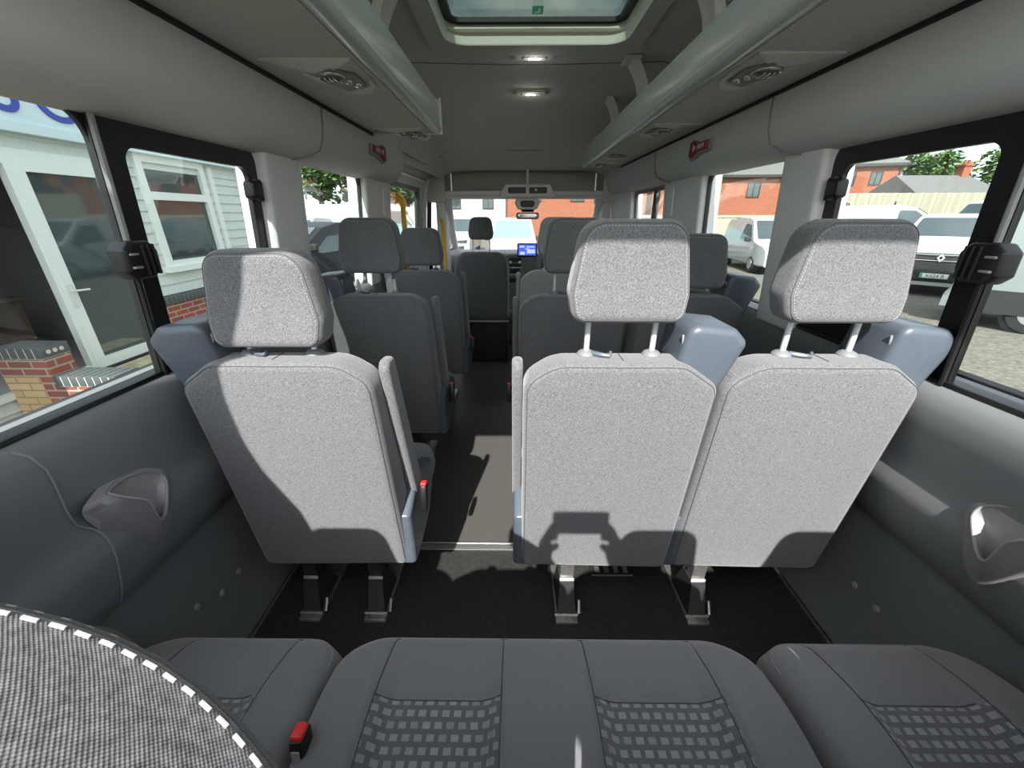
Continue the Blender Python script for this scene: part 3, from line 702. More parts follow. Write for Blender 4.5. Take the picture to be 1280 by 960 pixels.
# ================================================================== LUGGAGE RACKS
def rack(side, y1, brackets, vents, label, lipx, outx):
    t = empty('luggage_rack', ((lipx + outx) / 2, .46, 1.65), label=label, cat='luggage rack', group='overhead luggage racks')
    ox, oy, oz = t.location
    sg = 1 if side > 0 else -1
    def P(x, y, z): return (x - ox, y - oy, z - oz)
    ya = .46
    ring = [(outx, 1.652), (lipx + sg * .035, 1.652), (lipx + sg * .035, 1.668), (outx, 1.668)]
    m = MB(); m.loft([[P(x, y, z) for x, z in ring] for y in (ya, y1)]); tray = m.build('tray', 'rack', t)
    # lip: rounded bead below, tall face above
    lp = [(lipx + sg * .038, 1.650), (lipx + sg * .022, 1.646), (lipx + sg * .008, 1.650), (lipx, 1.660), (lipx - sg * .001, 1.672), (lipx + sg * .006, 1.680), (lipx + sg * .004, 1.69), (lipx + sg * .003, 1.745), (lipx + sg * .010, 1.772), (lipx + sg * .022, 1.778), (lipx + sg * .034, 1.772), (lipx + sg * .038, 1.70)]
    m = MB(); m.loft([[P(x, y, z) for x, z in lp] for y in (ya, y1)]); m.build('rack_lip', 'racklip', t)
    m = MB(); m.tube([P(lipx + sg * .046, y, 1.6505) for y in (ya, y1)], .002, 6); m.build('lip_line', 'pale', t)
    # end cap with a pale edge
    cap = rpoly([(lipx - sg * .002, 1.645), (outx, 1.645), (outx, 1.70), (lipx + sg * .10, 1.775), (lipx + sg * .004, 1.782)], [.012, .01, .05, .05, .012])
    m = MB(); m.prism(ccw(cap), lambda a, b: P(a, y1, b), lambda a, b: P(a, y1 + .012, b)); ec = m.build('end_cap', 'racklip', t)
    if side < 0:
        m = MB(); m.tube([P(lipx - sg * .0, y1 + .008, z) for z in (1.645, 1.68, 1.74, 1.785)], .0045, 8); m.build('end_trim', 'pale', ec)
    for yb in brackets:
        m = MB(); secs = []
        for k in range(9):
            q = k / 8; z = lerp(1.70, 1.972, q); x = lipx + sg * (.055 + .055 * math.sin(PI * q) - .02 * q) 
            wdt = .042 + .018 * abs(q - .5)
            secs.append([P(x - .016, yb - wdt, z), P(x + .016, yb - wdt, z), P(x + .016, yb - wdt * .4, z), P(x + .010, yb, z), P(x + .016, yb + wdt * .4, z), P(x + .016, yb + wdt, z), P(x - .016, yb + wdt, z), P(x - .016, yb + wdt * .4, z), P(x - .010, yb, z), P(x - .016, yb - wdt * .4, z)])
        m.loft(secs); b = m.build('bracket', 'cant', t)
        m = MB(); m.box(P(lipx + sg * .03, yb, 1.968), (.07, .12, .016), .005); m.build('bracket_foot', 'cant', b)
    for yv in vents:
        xi, xo = lipx + sg * .06, outx - sg * .035
        # u: 0 at aisle side .. 1 at wall side
        def V(u, y, z): return P(lerp(xi, xo, u), yv + y, z)
        outl = [(0, 0), (1, 0), (.80, .10), (.56, .27), (.40, .275), (.12, .215), (.0, .12)]
        m = MB(); m.prism(outl, lambda a, b: V(a, b, 1.6500), lambda a, b: V(a, b, 1.653)); vp = m.build('vent_panel', 'rack', t)
        m = MB(); top = [(q / 16, -.004) for q in range(17)]; bot = [(q / 16, .088 * math.sin(PI * q / 16) ** 1.25 + .000) for q in range(15, 0, -1)]
        m.prism(ccw(top + bot), lambda a, b: V(a, b, 1.6470), lambda a, b: V(a, b, 1.6517)); m.build('vent_scoop', 'pale', vp)
        m = MB(); m.prism(ccw([(.0, .13), (.10, .205), (.24, .235), (.42, .262), (.56, .262), (.40, .292), (.18, .275), (.02, .20)]), lambda a, b: V(a, b, 1.6465), lambda a, b: V(a, b, 1.6515)); m.build('vent_lip', 'pale', vp)
        m = MB(); m.prism(ccw(rpoly([(.10, .10), (.34, .055), (.50, .085), (.58, .16), (.46, .25), (.14, .205)], .03)), lambda a, b: V(a, b, 1.6455), lambda a, b: V(a, b, 1.6512)); lp_ = m.build('lamp_panel', 'trimdark', vp)
        c = V(.42, .115, 1.645)
        m = MB(); m.lathe([(0, -.010), (.018, -.008), (.030, .0), (.032, .010), (0, .010)], c, 20); nz = m.build('air_nozzle', 'trimdark', vp)
        m = MB(); m.lathe([(.032, 0), (.035, -.005), (.038, 0), (.038, .008), (.032, .008)], c, 24); m.build('nozzle_ring', 'lens', nz)
        m = MB()
        for q in (-.012, .0, .012): m.box((c[0] + q, c[1], c[2] - .008), (.004, .042, .006), .001)
        m.build('nozzle_fin', 'lens', nz)
        for u_, y_ in ((.29, .155), (.22, .185)):
            m = MB(); m.lathe([(0, -.007), (.009, -.005), (.012, .001), (.012, .008), (0, .008)], V(u_, y_, 1.644), 14); m.build('reading_lamp', 'lens', vp)
        m = MB(); m.prism(ccw(rpoly([(.60, .12), (.74, .09), (.70, .15), (.60, .19)], .01)), lambda a, b: V(a, b, 1.6460), lambda a, b: V(a, b, 1.6511)); m.build('speaker_slot', 'pale', vp)
    return t
rack(-1, 2.10, (1.60,), (1.18, 1.99), 'overhead luggage rack on the left, ending above the second window', -.345, -.665)
rack(1, 3.44, (1.55, 2.29, 2.86), (1.15, 1.92, 2.69, 3.17), 'long overhead luggage rack on the right, reaching towards the cab', .505, .80)

# ================================================================== SEATS
def lean(z): return -(z - 1.0) * .118      # y of the rear face at height z
BK = rpoly([(-.222, .315), (.222, .305), (.222, .945), (.135, 1.003), (-.155, 1.003), (-.222, .955)], [.02, .03, .05, .07, .10, .06], 7)
HD0 = rpoly([(-.118, 0), (.118, 0), (.128, .06), (.104, .207), (-.104, .207), (-.128, .06)], [.030, .030, .06, .050, .050, .06], 7)
def flip(o): return ccw([(-x, z) for x, z in o])
def ring_at(outl, ins): return offset(ccw(list(outl)), ins)

def headrest_parts(par, cx, z0, s, postbase, depth=.088, taper=0, HD=None, edge=.024, st=.012, fat=1):
    HD = HD or HD0
    """headrest whose lower edge is at z0; s = side of the release lever"""
    def f(a, b, d):
        v = b / .207
        q = 1 - taper * max(0, d)
        return (a * q, d + .012 * (v - .5) + .010 * math.sin(PI * v), .10 + (b - .10) * q)
    h = bpy.data.objects
    m = MB(); m.pillow(HD, .0, depth, edge, f, 6, bulge0=.004, bulge1=.010)
    hd = m.build('headrest', 'fabric', par); hd.location = (cx, .018, z0)
    rp = ring_at(HD, st)
    sd_ = edge * (1 - math.sqrt(max(0, 1 - (1 - st / edge) ** 2)))
    P3 = [Vector(f(a, b, sd_)) for a, b in rp]
    # dashed stitching along the edge of the rear panel
    m = MB(); dens = []
    for i in range(len(P3)):
        a, b = P3[i], P3[(i + 1) % len(P3)]
        n = max(1, int((b - a).length / .0009))
        for k in range(n): dens.append(a.lerp(b, k / n))
    i = 0
    while i < len(dens):
        seg = dens[i:i + 5]
        if len(seg) >= 2 and seg[0].z > .012: m.tube([p + Vector((0, -.0004, 0)) for p in seg[::2]], .0006 * fat, 6)
        i += 7
    m.build('stitching', 'stitch', hd)
    m = MB(); m.tube([Vector(f(a, b, edge * .276)) + Vector((0, -.0002, 0)) for a, b in ring_at(HD, edge * .31)], .0010, 6, True); m.build('headrest_seam', 'seam', hd)
    hd['edge'] = edge
    return hd
def posts(par, cx, z0, z1, s):
    out = []
    for sx in (-.076, .076):
        m = MB(); m.tube([(cx + sx, .075, z0 - .03), (cx + sx, .073, z0), (cx + sx, .070, z1 + .03)], .0068, 10); m.build('headrest_post', 'chrome', par)
        m = MB(); m.lathe([(0, 0), (.021, 0), (.022, .004), (.018, .010), (.010, .014), (0, .014)], (cx + sx, .073, z0 - .004), 18); c = m.build('post_collar', 'trimdark', par)
        if sx < 0:
            m = MB(); m.tube([(cx + sx + s * .012, .065, z0 + .004), (cx + sx + s * .030, .050, z0 + .005), (cx + sx + s * .048, .045, z0 + .004), (cx + sx + s * .052, .052, z0 + .012)], [.007, .006, .005, .004], 8); m.build('release_lever', 'belt', c)
def backrest_part(par, cx, s, name='backrest'):
    outl = BK if s > 0 else flip(BK)
    th = lambda b: 1.0
    def f(a, b, d): return (cx + a, lean(b) + d * (1 + .35 * sm((1.0 - b) / .4)), b)
    m = MB(); m.pillow(outl, 0, .098, .022, f, 5, bulge0=.004, bulge1=.012)
    o = m.build(name, 'fabric', par)
    rp = [p for p in ring_at(outl, .0085)]
    m = MB(); m.tube([Vector(f(a, b, .0046)) + Vector((0, -.0004, 0)) for a, b in rp], .0012, 6, True); m.build('piping', 'seam', o)
    m = MB(); m.tube([f(.0 * s, 1.0035, .026), f(.0 * s, 1.0035, .075)], .0012, 5); m.build('crease_seam', 'seam', o)
    return o
def belt_housing(par, cx, s):
    pr = rpoly([(.120, .985), (.135, 1.088), (.235, 1.078), (.268, 1.045), (.224, .925), (.205, .925)], [.02, .026, .025, .02, .01, .01], 6)
    outl = ccw([(s * a, b) for a, b in pr])
    m = MB(); m.pillow(outl, .020, .165, .018, lambda a, b, d: (cx + a, d + (1.0 - b) * .05, b), 5, bulge0=.002)
    o = m.build('belt_housing', 'belt', par)
    m = MB(); m.tube([(cx + s * .128, .038, 1.06), (cx + s * .131, .036, 1.03), (cx + s * .125, .04, .99)], .0025, 6); m.build('housing_edge', 'trimmid', o)
    m = MB(); m.box((cx + s * .20, .175, 1.05), (.055, .012, .012), .003); m.build('belt_slot', 'blackmatt', o)
    return o

def cushion_mesh(w, d, y0, top, panels, zbot=.355, R_=.085, r=.045, seam_y=None, front_drop=.03, N=(72, 52), humps=()):
    """seat cushion as a height field over a rounded rectangle; panels: list of (xmin,xmax) of the inset centre panels"""
    bm = bmesh.new(); nx, ny = N
    def edge_dist(x, y):
        ax, ay = w / 2 - abs(x), d / 2 - abs(y)
        if ax < R_ and ay < R_: return R_ - math.hypot(R_ - ax, R_ - ay)
        return min(ax, ay)
    def bol(x):
        v = 1.0
        for a, b in panels:
            t = min(x - a, b - x)
            v = min(v, 1 - sm((t + .012) / .05))
        return v
    def top_z(x, y):
        e = max(0, edge_dist(x, y)); z = top
        z += .032 * bol(x) * sm((d / 2 - y) / .22) - .010
        if e < r: z -= r - math.sqrt(max(0, r * r - (r - e) ** 2))
        fy = (y - (d / 2 - .16)) / .16
        if fy > 0: z -= front_drop * fy * fy
        for a, b in panels:
            for q in (a, b): z -= .0045 * math.exp(-((x - q) / .006) ** 2) 
        if seam_y is not None:
            for a, b in panels:
                if a < x < b: z -= .003 * math.exp(-((y + y0 + d / 2 - seam_y) / .006) ** 2)
        return z
    grid = []
    for j in range(ny + 1):
        row = []
        for i in range(nx + 1):
            x, y = (i / nx - .5) * w, (j / ny - .5) * d
            ax, ay = abs(x) - (w / 2 - R_), abs(y) - (d / 2 - R_)
            if ax > 0 and ay > 0:
                k = max(ax, ay) / math.hypot(ax, ay)
                x = math.copysign(w / 2 - R_ + ax * k, x); y = math.copysign(d / 2 - R_ + ay * k, y)
            row.append(bm.verts.new((x, y + y0 + d / 2, top_z(x, y))))
        grid.append(row)
    for j in range(ny):
        for i in range(nx):
            fc = bm.faces.new((grid[j][i], grid[j][i + 1], grid[j + 1][i + 1], grid[j + 1][i]))
            c = fc.calc_center_median()
            if seam_y is not None and c.y < seam_y and any(a < c.x < b for a, b in panels): fc.material_index = 1
    bd = [grid[0][i] for i in range(nx + 1)] + [grid[j][nx] for j in range(1, ny + 1)] + [grid[ny][i] for i in range(nx - 1, -1, -1)] + [grid[j][0] for j in range(ny - 1, 0, -1)]
    prev = bd; 
    for zf, ins in ((.5, .004), (1.0, -.004)):
        cur = []
        for v in bd:
            z0_ = v.co.z; cx_, cy_ = 0, y0 + d / 2
            cur.append(bm.verts.new((v.co.x * (1 + ins / w * 2), cy_ + (v.co.y - cy_) * (1 + ins / d * 2), lerp(z0_, zbot, zf))))
        for i in range(len(bd)):
            j = (i + 1) % len(bd)
            bm.faces.new((prev[i], cur[i], cur[j], prev[j]))
        prev = cur
    bm.faces.new(prev[::-1])
    q = MB(); q.bm.free(); q.bm = bm
    return q, top_z
def cushion(par, cx, w, d, y0, top, panels, seam_y=None, R_=.085):
    q, tz = cushion_mesh(w, d, y0, top, panels, seam_y=seam_y, R_=R_, N=(max(60, int(w / .0075)), 66))
    o = q.build('seat_cushion', ['cushion', 'pattern'], par, ang=60); o.location = (cx, 0, 0)
    m = MB()
    for a, b in panels:
        for xq in (a, b): m.tube([(xq, y0 + d / 2 + yy, tz(xq, yy) + .0008) for yy in [lerp(-d / 2 + .03, d / 2 - .012, k / 24) for k in range(25)]], .0016, 5)
        if seam_y is not None: m.tube([(lerp(a, b, k / 12), seam_y, tz(lerp(a, b, k / 12), seam_y - y0 - d / 2) + .0008) for k in range(13)], .0013, 5)
    m.build('cushion_seam', 'seam', o)
    # piping around the upper edge; its pale tone paints in the rim light
    m = MB(); pts = rpoly([(-w / 2, y0), (w / 2, y0), (w / 2, y0 + d), (-w / 2, y0 + d)], [.02, .02, R_, R_], 8)
    pin = []
    for a, b in offset(ccw(pts), .010): pin.append((a, b, tz(a, b - y0 - d / 2) + .001))
    m.tube(pin, .0010, 5, True); m.build('rim_light_piping', 'trimmid', o)
    return o
def leg_part(par, x, y=.20, mat='steel'):
    m = MB()
    m.loft([[(x - .024, y - .012, .34), (x + .024, y - .012, .34), (x + .024, y + .03, .34), (x - .024, y + .03, .34)],
            [(x - .022, y - .010, .13), (x + .022, y - .010, .13), (x + .022, y + .03, .13), (x - .022, y + .03, .13)]])
    lg = m.build('leg', mat, par, smooth=False)
    m = MB(); m.loft([[(x - .024, y - .020, .135), (x + .024, y - .020, .135), (x + .026, y + .05, .135), (x - .026, y + .05, .135)],
                      [(x - .030, y - .055, .012), (x + .030, y - .055, .012), (x + .034, y + .09, .012), (x - .034, y + .09, .012)]]); m.build('foot_cover', 'bumper', lg, smooth=False)
    m = MB(); m.box((x - .0, y + .12, .008), (.075, .40, .016), .004); m.tube([(x + .045, y - .05, .02), (x + .047, y - .03, .055), (x + .045, y + .0, .02)], .006, 6); m.tube([(x - .04, y - .055, .018), (x + .04, y - .055, .018)], .006, 6); m.build('foot_rail', 'steel', lg)
    m = MB(); m.box((x, y - .014, .14), (.05, .006, .012), .002); m.build('leg_clip', 'chrome', lg)
    return lg

def make_seat(s, raised):
    """s = +1: belt housing on the right shoulder, armrest and recline cover on the left; s = -1 mirrored"""
    t = empty('passenger_seat')
    backrest_part(t, 0, s)
    z0 = 1.088 if raised else 1.030
    headrest_parts(t, 0, z0, s, 1.0)
    posts(t, 0, 1.004, z0, 1)
    cushion(t, 0, .45, .46, .125, .492, [(-.118, .118)], seam_y=.42)
    belt_housing(t, 0, s)
    # armrest folded up beside the backrest
    pr = rpoly([(.050, .99), (.115, .985), (.235, .545), (.215, .515), (.165, .515), (.095, .80)], [.028, .02, .02, .012, .02, .1], 5)
    m = MB(); m.pillow(ccw(pr), -s * .223, -s * .249, .010, lambda a, b, d: (d, a, b), 4); m.build('armrest', 'fabric', t)
    # recline cover
    pr = rpoly([(.082, .505), (.088, .40), (.085, .318), (.125, .31), (.30, .335), (.42, .45), (.40, .50), (.27, .545), (.20, .565)], [.01, .05, .012, .02, .04, .05, .03, .05, .03], 5)
    m = MB(); m.pillow(ccw(pr), -s * .246, -s * .20, .014, lambda a, b, d: (d, a, b), 4); rc = m.build('recline_cover', 'belt', t)
    # buckle
    m = MB(); m.box((-s * .266, .175, .500), (.022, .036, .085), .006, rot=('X', -.25)); b = m.build('belt_buckle', 'black', t)
    m = MB(); m.box((-s * .266, .186, .544), (.018, .026, .012), .004, rot=('X', -.25)); m.build('buckle_button', 'red', b)
    m = MB(); m.box((0, .36, .345), (.40, .40, .035), .008); m.box((0, .20, .33), (.42, .05, .03), .006); m.build('seat_frame', 'blackmatt', t)
    return t
GP = 'grey cloth passenger seats in rows'
protoR = make_seat(1, True); protoL = make_seat(-1, False)
for lx in (-.060,): leg_part(protoR, lx)
for lx in (-.165, .062): leg_part(protoL, lx, mat='bumper')
def set_raise(seat, raised):
    for c in kids(seat):
        if c.name.startswith('headrest.') or c.name == 'headrest': c.location.z = 1.088 if raised else 1.030
used = set()
def place(proto, x, y, label, raised=None, skip=()):
    if proto not in used and not skip: used.add(proto); t = proto
    else: t = copy_tree(proto, skip=skip)
    t.location = (x, y, 0); tag(t, label, 'seat', GP)
    if raised is not None: set_raise(t, raised)
    return t
place(protoL, -.548, .80, 'sunlit grey cloth seat left of the aisle, lowered headrest, nearest to the camera')
place(protoR, .240, .80, 'sunlit grey cloth seat on the right of the aisle with raised headrest', skip=('belt_buckle',))
place(protoR, .694, .80, 'sunlit grey cloth seat by the right window with raised headrest', skip=('armrest',))
place(protoL, -.580, 1.585, 'dark cloth seat left of the aisle directly ahead of the sunlit left seat', True)
place(protoL, -.560, 2.37, 'dark cloth seat left of the aisle beside the sliding door', False)
place(protoR, .235, 1.58, 'dark cloth aisle seat directly ahead of the sunlit right aisle seat', True)
place(protoR, .715, 1.58, 'dark cloth window seat with lowered headrest ahead of the sunlit right window seat', False, skip=('armrest',))
place(protoR, .250, 2.37, 'dark cloth aisle seat second ahead of the sunlit right aisle seat', True)
place(protoR, .720, 2.37, 'dark cloth window seat by the small third right window', False, skip=('armrest',))
# raise of the first pair of row three left seat: uses posts already long enough

# rear row -----------------------------------------------------------------------------------
def rear_single(x, s, label):
    t = empty('corner_seat', (x, .005, 0), label=label, cat='seat', group='rear bench row seats')
    b = backrest_part(t, 0, s); b.location.z = -.022
    hd = headrest_parts(t, 0, 1.022, s, 1.0, .085); hd.location.y = -.03
    posts(t, 0, .985, 1.03, 1)
    cushion(t, 0, .452, .48, .108, .472, [(-.112, .118)], seam_y=.438)
    m = MB(); m.box((0, .34, .335), (.42, .42, .04), .008); m.build('seat_frame', 'blackmatt', t)
    leg_part(t, -.12, .22); leg_part(t, .12, .22)
    return t
rs = rear_single(-.598, -1, 'rear row single seat in the left corner with patterned cushion')
m = MB(); m.box((.246, .350, .475), (.024, .034, .095), .006, rot=('X', -.15)); b = m.build('belt_buckle', 'black', rs)
m = MB(); m.box((.246, .357, .524), (.020, .026, .012), .004, rot=('X', -.15)); m.build('buckle_button', 'red', b)
m = MB(); m.box((.2465, .3315, .48), (.013, .003, .06), .001, rot=('X', -.15)); m.build('buckle_face', 'trimmid', b)
rear_single(.752, 1, 'rear row single seat in the right corner with patterned cushion')
TC, TA, TR_, TT, TN, TROT = 4.2, .018, .003, .0105, .004, .07
db = empty('double_seat', (.068, .005, 0), label='wide double seat in the middle of the rear row', cat='seat', group='rear bench row seats')
for cx_, s_ in ((-.232, -1), (.232, 1)):
    b = backrest_part(db, cx_, s_); b.location.z = -.022
    if s_ > 0: hd = headrest_parts(db, cx_, 1.022, s_, 1.0, .085); hd.location.y = -.03
    else:
        hd = headrest_parts(db, cx_, 1.0, s_, 1.0, .06, 5.0, [(-.10, .0), (.10, 0), (.128, .04)] + [(q, .207 - TC * (q - TA) ** 2) for q in [TA + .105 * math.sin(PI / 2 * k / 12) for k in range(12, -13, -1)]] + [(-.128, .04)], .010, .0085)
        nv = Vector((.45, .35, .82)).normalized(); rv = Vector((1, 0, 0)); rv = (rv - nv * rv.dot(nv)).normalized(); rv = Matrix.Rotation(TROT, 3, nv) @ rv; tv = nv.cross(rv)
        mt = Matrix((rv, -nv, tv)).transposed().to_4x4()
        mt.translation = Vector((-.125, .069, 1.207)) + rv * TR_ - tv * (.207 - TT) + nv * TN - db.location
        hd.matrix_local = mt
    posts(db, cx_, .985, 1.03 if s_ > 0 else .965, 1)
cushion(db, 0, .884, .485, .108, .472, [(-.330, -.092), (.080, .318)], seam_y=.438, R_=.10)
m = MB(); m.box((0, .34, .335), (.88, .42, .04), .008); m.build('seat_frame', 'blackmatt', db)
for lx in (-.33, .33): leg_part(db, lx, .22)

# cab seats ----------------------------------------------------------------------------------
def cab_seat(x, y, label):
    t = empty('cab_seat', (x, y, 0), label=label, cat='seat', group='front cab seats')
    outl = rpoly([(-.225, .42), (.225, .42), (.235, .80), (.20, 1.02), (-.20, 1.02), (-.235, .80)], [.03, .03, .1, .09, .09, .1], 7)
    m = MB(); m.pillow(outl, 0, .12, .035, lambda a, b, d: (a, lean(b) * 1.3 + d, b), 5, bulge0=.01); bb = m.build('backrest', 'fabric', t)
    ho = rpoly([(-.095, 0), (.095, 0), (.105, .05), (.085, .175), (-.085, .175), (-.105, .05)], [.03, .03, .05, .05, .05, .05], 6)
    m = MB(); m.pillow(ho, .02, .11, .025, lambda a, b, d: (a, d, b + 1.118), 5, bulge0=.01); m.build('headrest', 'fabric', t)
    for sx in (-.07, .07): MB().tube([(sx, .06, .99), (sx, .06, 1.14)], .006, 8).build('headrest_post', 'chrome', t)
    q, tz = cushion_mesh(.47, .48, .13, .52, [(-.12, .12)], zbot=.42, N=(40, 40)); q.build('seat_cushion', 'cushion', t, ang=60)
    m = MB(); m.box((0, .33, .21), (.44, .42, .42), .02); m.build('seat_box', 'blackmatt', t)
    m = MB(); m.box((0, .105, .41), (.46, .02, .022), .005); m.build('seat_rail', 'trimmid', t)
    for sx in (-.225, .225): MB().tube([(sx, .06, .47), (sx * 1.02, .03, .7), (sx * .99, .02, .92)], .008, 6).build('side_trim', 'trimmid', t)
    return t
cab_seat(-.295, 3.44, 'front passenger cab seat seen at the end of the aisle')
cab_seat(.42, 3.44, 'driver cab seat in front of the right-hand rows')

# ================================================================== PHOTOGRAPHER BEHIND THE SEATS (standing on the rear step)
rp_ = empty('rear_step', (.06, -.62, -.36), label='black step plate at the open rear doorway', cat='step')
m = MB(); m.box((0, 0, 0), (1.5, .42, .04), .01); m.build('step_plate', 'blackmatt', rp_)
m = MB()
for q in range(9): m.box((0, -.16 + q * .04, .023), (1.4, .012, .008), .002)
m.build('tread', 'trimdark', rp_)
M['skin'] = plastic('skin', (.55, .33, .24, 1), .5, nscale=80, bump=.03); M['jacket'] = plastic('navy_jacket', (.03, .035, .05, 1), .9, nscale=400); M['trousers'] = plastic('dark_trousers', (.02, .02, .024, 1), .9); M['hair'] = plastic('brown_hair', (.05, .032, .02, 1), .7, nscale=300, bump=.3)
pe = empty('person', (.06, -.56, -.335), label='person in a navy jacket holding up a phone at the open rear doorway', cat='person')
VS, ED, RD = [], [], []
def vtx(x, y, z, r, link=None):
    VS.append((x - .06, y + .56, z + .335)); RD.append(r)
    if link is not None: ED.append((link, len(VS) - 1))
    return len(VS) - 1
pv = vtx(.06, -.56, .60, .145); sp = vtx(.06, -.56, .82, .135, pv); chs = vtx(.06, -.55, 1.02, .145, sp); nb = vtx(.06, -.54, 1.15, .07, chs); nk = vtx(.06, -.52, 1.20, .055, nb)
h1 = vtx(.06, -.485, 1.27, .075, nk); h2_ = vtx(.06, -.48, 1.35, .088, h1); h3_ = vtx(.06, -.49, 1.42, .065, h2_)
vtx(.06, -.395, 1.325, .012, h2_)
for sd in (-1, 1):
    sh_ = vtx(.06 + sd * .17, -.55, 1.09, .062, chs); el = vtx(.06 + sd * .265, -.33, 1.0, .046, sh_); wr_ = vtx(.06 + sd * .125, -.115, 1.185, .028, el); hn = vtx(.06 + sd * .105, -.062, 1.245, .030, wr_)
    for q in range(4):
        k1 = vtx(.06 + sd * (.112 - .006 * q), -.045 - .002 * q, 1.262 + .017 * q, .0095, hn)
        k2 = vtx(.06 + sd * (.084 - .004 * q), -.026, 1.268 + .018 * q, .0085, k1); vtx(.06 + sd * (.060 - .004 * (q % 3)), -.024, 1.270 + .018 * q, .0075, k2)
    t1_ = vtx(.06 + sd * .082, -.050, 1.25, .011, hn); t2_ = vtx(.06 + sd * .060, -.040, 1.258, .0095, t1_)
    hp = vtx(.06 + sd * .095, -.56, .52, .095, pv); kn = vtx(.06 + sd * .105, -.54, .14, .062, hp); an = vtx(.06 + sd * .11, -.57, -.25, .042, kn); vtx(.06 + sd * .12, -.43, -.30, .036, an)
me = bpy.data.meshes.new('body'); me.from_pydata(VS, ED, [])
ob_ = bpy.data.objects.new('body', me); COL.objects.link(ob_)
md = ob_.modifiers.new('skin', 'SKIN'); sv = me.skin_vertices[0].data
for q, r_ in enumerate(RD): sv[q].radius = (r_ * (1.25 if q in (pv, sp, chs) else 1), r_ * (.85 if q in (pv, sp, chs) else 1)); sv[q].use_root = (q == pv)
md.use_smooth_shade = True; md.branch_smoothing = .4
ob_.modifiers.new('sub', 'SUBSURF').levels = 2
bm2 = bpy.data.meshes.new_from_object(ob_.evaluated_get(bpy.context.evaluated_depsgraph_get()))
bpy.data.objects.remove(ob_); bpy.data.meshes.remove(me)
for mm in ('skin', 'jacket', 'trousers', 'bumper'): bm2.materials.append(M[mm])
for p_ in bm2.polygons:
    c_ = p_.center; z_ = c_.z - .335; y_ = c_.y - .56
    p_.material_index = 0 if (z_ > 1.18 and y_ < -.30) or (y_ > -.13 and z_ > .9) else (3 if z_ < -.2 else (2 if z_ < .58 and y_ < -.35 else 1))
    p_.use_smooth = True
bo = bpy.data.objects.new('body', bm2); COL.objects.link(bo); bo.parent = pe
m = MB(); m.lathe([(.075, -.02), (.098, .0), (.100, .03), (.085, .075), (.05, .10), (0, .108)], (0, .06, 1.34 + .335), 18); m.build('hair', 'hair', pe)
for sd in (-1, 1):
    m = MB(); m.lathe([(0, -.010), (.008, -.006), (.011, 0), (.008, .006), (0, .010)], (sd * .03, .158, 1.36 + .335), 10, 'y'); m.build('eye', 'whiteplastic', pe)
    m = MB(); m.pillow(rpoly([(-.015, -.03), (.015, -.03), (.018, .03), (-.018, .03)], .01), 0, .012, .004, lambda a, b, d: (sd * (.086 + d), .075 + a, 1.35 + .335 + b), 2); m.build('ear', 'skin', pe)
ph = empty('phone', (.06, -.018, 1.318), label='black phone held level in both hands of the person behind the rear seats', cat='phone')
m = MB(); m.pillow(rpoly([(-.078, -.038), (.078, -.038), (.078, .038), (-.078, .038)], .010), -.004, .004, .002, lambda a, b, d: (a, d, b), 3); m.build('phone_case', 'black', ph)
m = MB(); m.box((0, -.0045, 0), (.146, .001, .068)); m.build('phone_screen', 'screen', ph)

# ================================================================== OUTSIDE
m = MB(); m.box((0, 20, GZ - .05), (160, 140, .1)); o = m.build('ground', 'ground', smooth=False); struct(o, 'gravel yard around the parked bus', 'ground')

